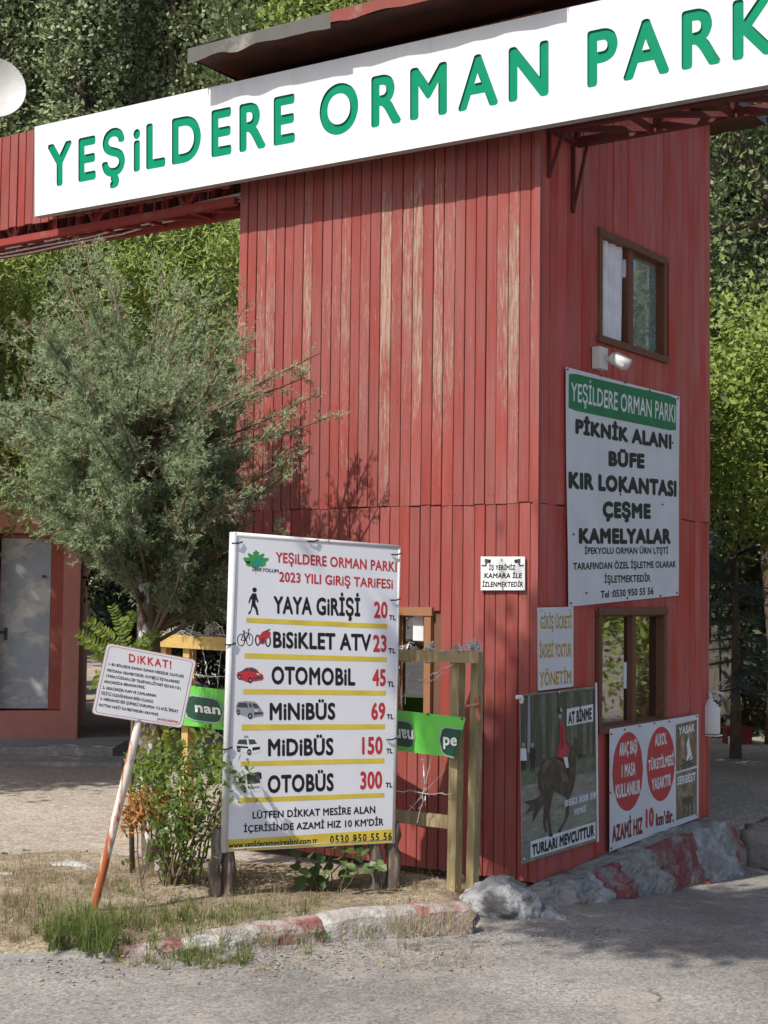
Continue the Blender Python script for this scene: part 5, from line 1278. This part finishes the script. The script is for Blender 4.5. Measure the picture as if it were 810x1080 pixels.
# the fine-leaved cypress in front of the gatehouse
def cypress():
    base = ground(165, 928); t = thing('cypress_tree', 'grey-green cypress with a limewashed trunk behind the warning sign', 'tree', base)
    D = base.y; rd = random.Random(3)
    pt = lambda x, y, dd=0.0: atdepth(x, y, D + dd)
    mb = MB(); tr = [base - UZ * .1, base, pt(163, 880), pt(160, 800), pt(157, 700), pt(156, 640), pt(156, 570), pt(155, 520), pt(153, 480), pt(152, 455)]
    mb.tube(tr, [.085, .080, .076, .072, .068, .062, .048, .034, .020, .006], 12); mb.build('trunk', M['bark_lime'], t, True)
    ends = []                    # branch tips: (px, py, depth offset)
    cx, cy = 142, 445
    for i in range(215):
        a = rd.uniform(0, 2 * math.pi); r = math.sqrt(rd.uniform(.02, 1)); z = rd.uniform(-1, 1) * math.sqrt(max(0, 1 - r * r))
        ex = cx + 170 * r * math.cos(a); ey = cy + 190 * r * math.sin(a)
        if ey > 525: ey = 525 + (ey - 525) * .5
        if ex < 90 and ey > 470 + ex * 1.25: continue
        if ey < 380 and rd.random() < (.50 if ex < 130 else .70): continue
        if ex > 262 and ey > 330: ex = 262 - rd.uniform(0, 40)
        ends.append((ex, ey, z * .95))
    for q in ((338, 372, .1), (322, 398, .2), (330, 418, .15), (352, 438, .1), (318, 470, .05), (300, 505, .0), (292, 560, -.1), (285, 590, .1), (278, 610, .0), (-25, 480, -.2), (8, 520, -.1), (-30, 440, 0), (74, 570, -.3), (40, 545, -.3), (215, 630, .1), (238, 640, .1), (190, 585, -.2), (225, 600, .2), (110, 570, -.2), (300, 440, 0), (310, 490, .1), (248, 625, -.1), (270, 600, -.2), (132, 560, -.3), (190, 575, -.3), (112, 555, -.5), (200, 570, -.5), (120, 290, .2), (60, 300, .3), (170, 285, -.1), (200, 300, .3), (20, 340, .2), (90, 262, .1)): ends.append(q)
    br = MB(); pos = []; dirs = []; brown = []
    for k, (ex, ey, dz) in enumerate(ends):
        e = pt(ex, ey, dz); s0 = min(max(ey + rd.uniform(20, 110), 330), 690); i = 0
        # start on the trunk a little below the tip
        sz = min(max(e.z - rd.uniform(.05, .6), tr[4].z + .1), tr[-1].z - .02); s = next(tr[j].lerp(tr[j + 1], (sz - tr[j].z) / (tr[j + 1].z - tr[j].z)) for j in range(4, 9) if sz <= tr[j + 1].z)
        mid = s.lerp(e, .5) + Vector((rd.uniform(-.08, .08), rd.uniform(-.08, .08), -.06 + rd.uniform(-.05, .05)))
        pts = [s.lerp(mid, q / 5).lerp(mid.lerp(e, q / 5), q / 5) for q in range(6)]
        br.tube(pts, [.014, .012, .010, .008, .006, .003], 5)
        dirv = (e - mid).normalized(); thin = ex > 285
        nt_ = 14 if thin else 26 if ey < 400 else 40
        for j in range(nt_):
            q = (rd.uniform(.35, 1.0)) if not thin else rd.uniform(.55, 1.0); c = s.lerp(mid, q).lerp(mid.lerp(e, q), q)
            sp = (dirv * .8 + Vector((rd.gauss(0, .6), rd.gauss(0, .6), rd.gauss(.15, .5)))).normalized()
            L_ = rd.uniform(.07, .17) * (1 if not thin else .75)
            bw = rd.random() < (.30 if thin or ex > 255 else .05)
            for m in range(8):
                f = (m + 1) / 8; c2 = c + sp * L_ * f + Vector((rd.gauss(0, 1), rd.gauss(0, 1), rd.gauss(0, 1))) * .008
                for n_ in range(5):
                    pos.append(c2); dirs.append(sp * 1.1 + Vector((rd.gauss(0, .62), rd.gauss(0, .62), rd.gauss(0, .62)))); brown.append(1 if bw else 0)
    br.build('branches', M['twig'], t, True)
    pos = np.array([tuple(p) for p in pos]); ax = np.array([tuple(d) for d in dirs])
    leaves('crown', pos, .029, L_cyp, t, .16, ax, .25, mats=[L_cyp, L_cyb], mi=brown)
cypress()

# pinnate sapling behind the warning sign
def pinnate(mb, s, tip, nl, ll, up):
    """a frond: a thin stalk with paired leaflets; mb slot 0 stalk, slot 1 leaflet"""
    s = Vector(s); tip = Vector(tip); mid = s.lerp(tip, .5) + UZ * up; pts = [s.lerp(mid, q / 8).lerp(mid.lerp(tip, q / 8), q / 8) for q in range(9)]
    mb.tube(pts, .0022, 4, 0)
    for i in range(nl):
        q = .18 + .82 * i / (nl - 1); c = s.lerp(mid, q).lerp(mid.lerp(tip, q), q); d = (tip - s).normalized()
        sd = d.cross(Vector((random.gauss(0, .25), -1, random.gauss(.3, .25)))).normalized()
        for sg in (-1, 1):
            l = ll * (1 - .45 * abs(q - .5)) * random.uniform(.85, 1.1); a = (sd * sg + d * .45 + Vector((random.gauss(0, .12), random.gauss(0, .2), random.gauss(0, .12)))).normalized(); w = a.cross(Vector((random.gauss(0, .4), -1, random.gauss(0, .4)))).normalized() * l * .19; nn = a.cross(w).normalized()
            mb.add([c, c + a * l * .35 + w + nn * .003, c + a * l * .75 + w * .8, c + a * l, c + a * l * .75 - w * .8, c + a * l * .35 - w + nn * .003], [(0, 1, 2, 3, 4, 5)], 1)
def sapling():
    base = ground(140, 930); D = base.y - .15; t = thing('sapling', 'young sapling with bright feathery leaves above the warning plate', 'sapling', base)
    pt = lambda x, y, d=0: atdepth(x, y, D + d)
    mb = MB(); st = [base, pt(138, 850), pt(140, 760), pt(138, 706)]; mb.tube(st, [.016, .014, .010, .006], 7); mb.build('stem', M['twig'], t, True)
    mb = MB(); s = pt(139, 708)
    for (x, y, d, sx, sy) in ((84, 668, -.05, 139, 704), (118, 640, .0, 140, 700), (141, 646, .08, 127, 676), (86, 676, .05, 138, 708), (100, 690, .0, 140, 716), (166, 668, .1, 136, 690), (102, 712, .05, 136, 722), (98, 722, 0, 134, 730), (158, 682, .15, 140, 700), (92, 655, .1, 135, 690)):
        pinnate(mb, pt(sx, sy), pt(x, y, d), 15, .046, .03)
    mb.build('foliage', [M['twig'], L_ash], t)
sapling()
def shrub():
    base = ground(185, 948); D = base.y; t = thing('shrub', 'bushy green shrub growing between warning sign and price board', 'shrub', base)
    pt = lambda x, y, d=0: atdepth(x, y, D + d); rd = random.Random(8)
    mb = MB(); tips = []
    for (x, y, d) in ((150, 815, 0), (175, 800, .1), (205, 805, -.05), (240, 825, -.2), (225, 805, -.1), (172, 850, -.2), (200, 845, -.25), (215, 880, -.2), (190, 885, -.22), (165, 830, -.1), (195, 830, -.15), (215, 860, -.1), (180, 870, -.12), (200, 900, -.1), (160, 812, .05), (246, 815, -.3), (190, 812, .1), (170, 900, 0), (228, 850, .05), (215, 815, .1), (155, 830, .15), (185, 860, -.2)):
        e = pt(x, y, d); s = base + Vector((rd.uniform(-.08, .08), rd.uniform(-.05, .05), -.02)); limb(mb, s, e, .008, .003, .02, 5, 6); tips.append(e)
    mb.build('stems', M['twig'], t, True)
    P_ = []
    for e in tips:
        n = 85; P_.append(np.array(e) + RNG.normal(size=(n, 3)) * np.array((.065, .08, .06)))
    P_ = np.concatenate(P_); leaves('foliage', P_, .042, L_shr, t, .48, np.array((0, -.3, .2)), .9)
    mb = MB()
    for (sx, sy, x, y) in ((185, 820, 140, 790), (200, 800, 150, 772), (215, 812, 262, 806), (210, 800, 240, 790), (190, 800, 176, 766), (215, 822, 250, 822), (180, 815, 142, 812), (200, 795, 218, 770)): pinnate(mb, pt(sx, sy, -.1), pt(x, y, -.22), 9, .05, .02)
    mb.build('feathery_shoot', [M['twig'], L_ash], t)
    P_ = np.array(pt(232, 868, -.05)) + RNG.normal(size=(26, 3)) * np.array((.06, .05, .05)); leaves('yellow_leaves', P_, .05, L_yel, t, .6)
shrub()
def dry_twig():
    base = ground(150, 952); t = thing('withered_seedling', 'withered seedling with orange-brown leaves left of the green shrub', 'seedling', base); D = base.y
    mb = MB(); limb(mb, base, atdepth(143, 868, D), .006, .003, .008, 5, 6); limb(mb, base + UZ * .12, atdepth(160, 858, D), .004, .002, .008, 5, 6); mb.build('stem', M['twig'], t, True)
    P_ = np.concatenate([np.array(atdepth(x, y, D)) + RNG.normal(size=(n, 3)) * np.array((.036, .04, .036)) for x, y, n in ((142, 858, 200), (148, 846, 120), (164, 850, 110), (172, 838, 60), (136, 868, 100), (152, 866, 120))]); leaves('foliage', P_, .034, L_orn, t, .35, np.array((0, 0, .5)), 1)
dry_twig()
def broad_plant(name, label, gx, gy, w, spots, ll, n):
    base = ground(gx, gy); t = thing(name, label, 'plant', base); D = base.y; rd = random.Random(n)
    st = MB(); lf = MB()
    for (x, y) in spots:
        e = atdepth(x, y, D + rd.uniform(-.1, .1)); limb(st, base + Vector((rd.uniform(-.05, .05), 0, -.02)), e, .006, .003, .02, 5, 5)
        for k in range(n):
            c = e + Vector((rd.gauss(0, w), rd.gauss(0, w), rd.gauss(0, w * .6))); a = Vector((rd.gauss(0, 1), rd.gauss(-.5, .6), rd.gauss(-.1, .5))).normalized(); l = ll * rd.uniform(.6, 1.2); sd = a.cross(Vector((rd.gauss(0, .5), rd.gauss(-.4, .5), 1))).normalized(); nn = sd.cross(a).normalized()
            ring = [c + a * l * q + sd * l * s + nn * l * u for q, s, u in ((0, 0, 0), (.12, .28, .05), (.38, .36, .06), (.62, .22, .03), (.7, .3, .02), (1, 0, -.08), (.7, -.3, .02), (.62, -.22, .03), (.38, -.36, .06), (.12, -.28, .05))]
            m_ = c + a * l * .45; lf.add(ring + [m_], [(i, (i + 1) % 10, 10) for i in range(10)], 0)
    st.build('stems', M['twig'], t, True); lf.build('foliage', L_big, t)
broad_plant('broadleaf_plant', 'low plant with broad dark leaves below the price board', 342, 952, .06, ((312, 905), (330, 915), (350, 900), (372, 908), (385, 915), (340, 925), (365, 900), (322, 925)), .085, 6)

# grass and dry litter on the verge
def blades(name, spots, mat, mats=None):
    V = []; F = []; MI = []; rd = random.Random(len(spots))
    for (c, h, w, lean, m) in spots:
        a = rd.uniform(0, 6.28); d = Vector((math.cos(a), math.sin(a), 0)); s = Vector((-d.y, d.x, 0)) * w; b = len(V)
        p1 = c + UZ * h * .55 + d * lean * h * .3; p2 = c + UZ * h * (1 - .35 * lean) + d * lean * h
        V += [c - s, c + s, p1 + s * .7, p1 - s * .7, p2]; F += [(b, b + 1, b + 2, b + 3), (b + 3, b + 2, b + 4)]; MI += [m, m]
    me = bpy.data.meshes.new(name); me.from_pydata([tuple(v) for v in V], [], F)
    for q in mats or [mat]: me.materials.append(q)
    me.polygons.foreach_set('material_index', MI); o = bpy.data.objects.new(name, me); COL.objects.link(o); return tag(o, kind='stuff')
rd = random.Random(31)
def scatter_px(n, x0, x1, y0, y1, h, w, lean, m, sx=None, z=.05):
    out = []
    for _ in range(n):
        if sx: px = rd.gauss(sx[0], sx[1]); py = rd.gauss(sx[2], sx[3])
        else: px = rd.uniform(x0, x1); py = rd.uniform(y0, y1)
        out.append((ground(px, py, z), h * rd.uniform(.5, 1.25), w * rd.uniform(.7, 1.3), rd.uniform(*lean), m))
    return out
def tufts(n, c, h, w, m, per, z=.05, keep=None):
    """blades springing from shared roots; c() gives a root pixel"""
    out = []
    for _ in range(n):
        px, py = c(); g_ = ground(px, py, z)
        if keep is not None and nz(g_.x, g_.y, 3.2, 21) < keep: continue
        k = rd.uniform(.5, 1.25)
        for _ in range(int(per * rd.uniform(.5, 1.4))):
            out.append((g_ + Vector((rd.gauss(0, .012), rd.gauss(0, .012), -.01)), h * k * rd.uniform(.5, 1.2), w * rd.uniform(.7, 1.3), abs(rd.gauss(.55, .4)), m))
    return out
gs = lambda a, b, c, d: (lambda: (rd.gauss(a, b), rd.gauss(c, d)))
un = lambda a, b, c, d: (lambda: (rd.uniform(a, b), rd.uniform(c, d)))
S = tufts(75, gs(92, 22, 988, 8), .17, .0022, 0, 22)
S += tufts(110, gs(205, 60, 975, 10), .10, .002, 0, 12) + tufts(70, gs(215, 34, 1012, 7), .09, .002, 0, 14, .015)
S += tufts(60, gs(140, 45, 972, 12), .09, .002, 0, 12) + tufts(330, un(0, 440, 920, 990), .06, .002, 0, 9)
S += tufts(25, gs(250, 45, 965, 8), .10, .002, 0, 12)
blades('grass', S, L_gr)
S = tufts(1000, un(-40, 300, 918, 995), .10, .0015, 0, 9, .05, -.25) + tufts(340, un(280, 490, 925, 980), .08, .0014, 0, 9, .05, -.1)
S += tufts(60, un(400, 500, 958, 985), .10, .0013, 0, 9, .09) + tufts(150, un(130, 500, 992, 1022), .06, .0013, 0, 7, .015, -.1)
S += tufts(60, un(-40, 120, 905, 935), .11, .0015, 0, 9) + tufts(10, gs(606, 7, 962, 6), .10, .0015, 0, 14, -.08)
S += tufts(120, un(-40, 480, 925, 990), .035, .0016, 0, 8, .055)
blades('dry_grass', S, L_dry)
# fallen leaves and straw lying on the verge and in the gutter
n = 1500; Q = [ground(rd.uniform(-30, 500), rd.uniform(915, 988), .075) for _ in range(n)] + [ground(rd.uniform(120, 520), 1000 + abs(rd.gauss(0, 14)), .03) for _ in range(500)]
tag(leaves('leaf_litter', np.array([tuple(q) for q in Q]), .018, L_dry, None, .4, np.array((0, 0, .0)), 1, mats=[L_dry, L_orn, L_cyb], mi=RNG.choice([0, 0, 0, 0, 2, 2, 2, 2, 2, 1], len(Q))), kind='stuff')
# loose stones along the road edge and at the yard's rim
def pebbles(name, spec, mat):
    mb = MB()
    for (px, py, r) in spec:
        c = ground(px, py, 0); c.z = grade(c.x, c.y) + .014; q = [c + Vector((rd.gauss(0, 1), rd.gauss(0, 1), abs(rd.gauss(0, .6)))).normalized() * r * rd.uniform(.7, 1.2) for _ in range(9)]
        bm = bmesh.new(); [bm.verts.new(v) for v in q]
        try: bmesh.ops.convex_hull(bm, input=bm.verts[:])
        except Exception: bm.free(); continue
        bm.verts.index_update(); used = [v for v in bm.verts]; mb.add([v.co.copy() for v in used], [[v.index for v in f.verts] for f in bm.faces]); bm.free()
    return tag(mb.build(name, mat, None, False, Vector((0, 0, 0))), kind='stuff')
spec = [(rd.uniform(0, 480), 1000 + abs(rd.gauss(12, 12)) + (0 if True else 0), rd.uniform(.004, .013)) for _ in range(420)] + [(rd.gauss(560, 50), rd.gauss(985, 8), rd.uniform(.003, .011)) for _ in range(200)] + [(rd.uniform(0, 230), rd.gauss(912, 6), rd.uniform(.01, .03)) for _ in range(120)] + [(rd.uniform(0, 810), rd.uniform(1000, 1080), rd.uniform(.003, .007)) for _ in range(500)]
pebbles('gravel_litter', spec, M['concrete'])
for i, (px, py, r, lb) in enumerate(((78, 921, (.22, .10, .06), 'flat pale stone bordering the gravel yard'), (8, 930, (.16, .09, .045), 'small pale stone at the left end of the verge'))):
    lump('edging_stone', ground(px, py, .03), r, 3.3 + i, M['lime'], lb, 'stone', .2, 4)

# ---- trees behind
pop = tree('poplar_tree', 'tall dark poplar, leftmost behind the gantry sign', 'tree', (-5.9, 23.5, 0), 15, .22, (-5.9, 23.5, 8.6), (.50, .50, 7.6), 420, 60000, .11, .085, L_pop, 'poplars behind the gantry', .66, np.array((0, 0, .35)), .8, 1.5, 10)
spots = [(-4.65, 22.6, 1.2, 1.0), (-3.35, 23.4, 2.9, .96), (-2.1, 22.8, 4.0, 1.05), (-.85, 23.8, 5.2, 1.0), (.45, 23.0, .4, .98), (1.75, 23.6, 2.2, 1.02), (-7.3, 23.0, 3.3, 1.0), (-8.8, 23.6, 5.0, 1.03)]
pl_ = ['poplar directly right of the leftmost one in view', 'dark poplar rising above the first letters of the sign', 'poplar behind the left tip of the gatehouse roof', 'poplar hidden mostly behind the gatehouse roof', 'poplar behind the gatehouse', 'poplar behind the right side of the gatehouse roof', 'poplar behind the satellite dish', 'poplar beyond the hut roof']
for (x, y, a, s), lb in zip(spots, pl_): copy_tree(pop, (x, y, 0), a, s, lb)
tree('willow_tree', 'light green willow-leaved tree beneath the gantry, left of the gatehouse', 'tree', (-2.02, 13.8, 0), 2.9, .07, (-2.3, 13.4, 3.75), (1.75, 1.3, 1.55), 260, 60000, .13, .085, L_wil, None, .22, np.array((0, -.3, -.2)), .75, 1.0, 9)
tree('leafy_tree', 'mid-green bushy tree at the left edge behind the cypress', 'tree', (-4.6, 14.6, 0), 4.2, .12, (-4.1, 14.4, 3.9), (1.5, 1.2, 1.5), 130, 20000, .18, .085, L_mid, None, .35, None, .5, 1.0, 8)
tree('dense_tree', 'dense evergreen beyond the timber fence, shade put into its dark leaf colour', 'tree', (-1.6, 17.9, 0), 4.0, .15, (-1.2, 17.8, 2.2), (1.9, 1.2, 2.2), 200, 30000, .22, .10, L_dark, None, .4, None, .4, 1.0, 6)
tree('yellow_green_tree', 'yellow-green treetop showing above the gatehouse roof edge', 'tree', (-.2, 19.5, 0), 9.0, .18, (-.1, 19.5, 9.1), (1.5, 1.5, 1.3), 120, 14000, .22, .10, L_bri, None, .5, None, .5, 1.0, 7)
# right of the gatehouse
tree('bright_tree', 'bright yellow-green tree right of the gatehouse', 'tree', (4.0, 14.6, -.25), 4.6, .12, (3.9, 14.4, 3.3), (1.0, 1.0, 1.2), 110, 16000, .17, .075, L_bri, None, .5, np.array((0, -.2, -.2)), .5, 1.0, 8)
tree('tall_tree', 'tall grey-green tree at the right edge behind the bright one', 'tree', (4.5, 17.2, -.25), 10, .2, (4.4, 17.2, 6.6), (2.0, 1.5, 4.2), 320, 60000, .22, .085, L_mid, None, .5, np.array((0, 0, .3)), .5, 1.2, 9)
tree('thicket_tree', 'green tree leaning over the shade right of the gatehouse', 'tree', (5.2, 13.6, -.25), 3.4, .1, (4.65, 13.4, 2.1), (.95, .9, 1.25), 110, 15000, .15, .085, L_shr, None, .3, np.array((-.3, -.2, -.2)), .5, 1.0, 8)
tree('shade_tree', 'tree beyond the red cabinet, deep shade put into its dark leaf colour', 'tree', (4.6, 19.0, -.25), 5, .2, (4.4, 19.0, 2.3), (2.6, 1.2, 2.5), 220, 40000, .25, .12, L_dark, None, .4, None, .35, 1.0, 7)
def spruce():
    base = Vector((3.62, 15.6, -.25)); t = thing('blue_spruce', 'blue-grey spruce between the gatehouse edge and the bright tree', 'tree', base); rd = random.Random(6)
    mb = MB(); mb.tube([base, base + UZ * 2.9], [.07, .01], 8); P_ = []; A_ = []
    for k in range(90):
        h = rd.uniform(.9, 2.85); L_ = (3.0 - h) * .34 + .08; a = rd.uniform(0, 6.283); d = Vector((math.cos(a), math.sin(a), -.12)); s = base + UZ * h; e = s + d * L_; mb.tube([s, e], [.012, .004], 4)
        for j in range(170):
            q = rd.uniform(.1, 1); c = s.lerp(e, q); P_.append(tuple(c + Vector((rd.gauss(0, .03), rd.gauss(0, .03), rd.gauss(0, .02))))); A_.append(tuple(d + Vector((rd.gauss(0, .7), rd.gauss(0, .7), rd.gauss(.2, .4)))))
    mb.build('trunk', M['bark'], t, True); leaves('crown', np.array(P_), .055, L_spr, t, .10, np.array(A_), .2)
spruce()
# trees outside the frame that shade the yard and the road, and that the panes reflect
tree('shading_tree', 'leafy roadside tree whose shade falls on the road by the gatehouse', 'tree', (2.7, 3.2, 0), 6.5, .16, (-.8, 4.15, 6.75), (2.6, 1.25, .65), 130, 30000, .15, .10, L_mid, None, .55, None, .3, 1.0, 9)
tree('yard_tree', 'broad tree shading the hut and the gravel yard', 'tree', (-6.8, 12.4, 0), 5.4, .2, (-6.4, 12.2, 5.6), (1.6, 2.7, 1.4), 170, 24000, .25, .12, L_mid, None, .55, None, .4, 1.0, 9)
tree('roadside_tree', 'roadside tree mirrored in the gatehouse panes', 'tree', (9.5, 14.2, 0), 6, .18, (9.3, 14.0, 3.4), (2.4, 2.0, 2.9), 150, 16000, .25, .12, L_wil, None, .45, None, .5, 1.0, 8)
tree('added_rear_tree', 'unseen tree added behind the gatehouse to shade the ground to its right', 'tree', (1.2, 12.9, -.1), 3.6, .14, (1.25, 13.5, 3.6), (1.25, 2.2, 1.0), 130, 26000, .18, .11, L_mid, None, .55, None, .3, 1.0, 7)  # hidden by the building, added only for the shade it throws to the right
# things in the shade right of the gatehouse
def cabinet():
    b = ground(781, 808, -.24); t = thing('fire_cabinet', 'red cabinet with two white labels standing in the shade', 'cabinet', b); T = lambda x, y, z: b + Vector((x, y, z)); mb = MB()
    mb.box(T, -.15, .13, 0, .25, .0, .40); mb.box(T, -.16, .14, -.02, .27, .401, .43); mb.build('body', M['cabinet_red'], t)
    for z in (.09, .23):
        mb = MB(); mb.box(T, -.14, -.045, -.006, -.0005, z, z + .10); mb.build('label_plate', M['paper'], t)
cabinet()
def gate_panel():
    b = ground(767, 806, -.24); b = Vector((b.x, b.y + .5, 0)); t = thing('board_screen', 'dark plank screen standing behind the red cabinet', 'screen', b); T = lambda x, y, z: b + Vector((x, y, z))
    mb = MB(); mb.box(T, -.40, .02, 0, .05, .45, 1.16); mb.box(T, .05, .25, .02, .07, .28, 1.19); mb.build('panel', M['timber_dark'], t)
    for x in (-.38, -.02, .15): mb = MB(); mb.box(T, x - .03, x + .03, .055, .11, 0, 1.32); mb.build('post', M['timber_dark'], t)
gate_panel()
# the far wood on the slope reads as one mass
n = 130000; X = RNG.uniform(-34, 34, n); Yy = RNG.uniform(33, 46, n); Z = RNG.uniform(0, 1, n) ** .6 * (19 + 4 * np.sin(X * .7) * np.sin(X * .23 + 1) + 0.3 * (Yy - 33))
tag(leaves('far_wood', np.stack([X, Yy, Z], 1) + RNG.normal(size=(n, 3)) * .5, .42, L_far, None, .6), kind='stuff')
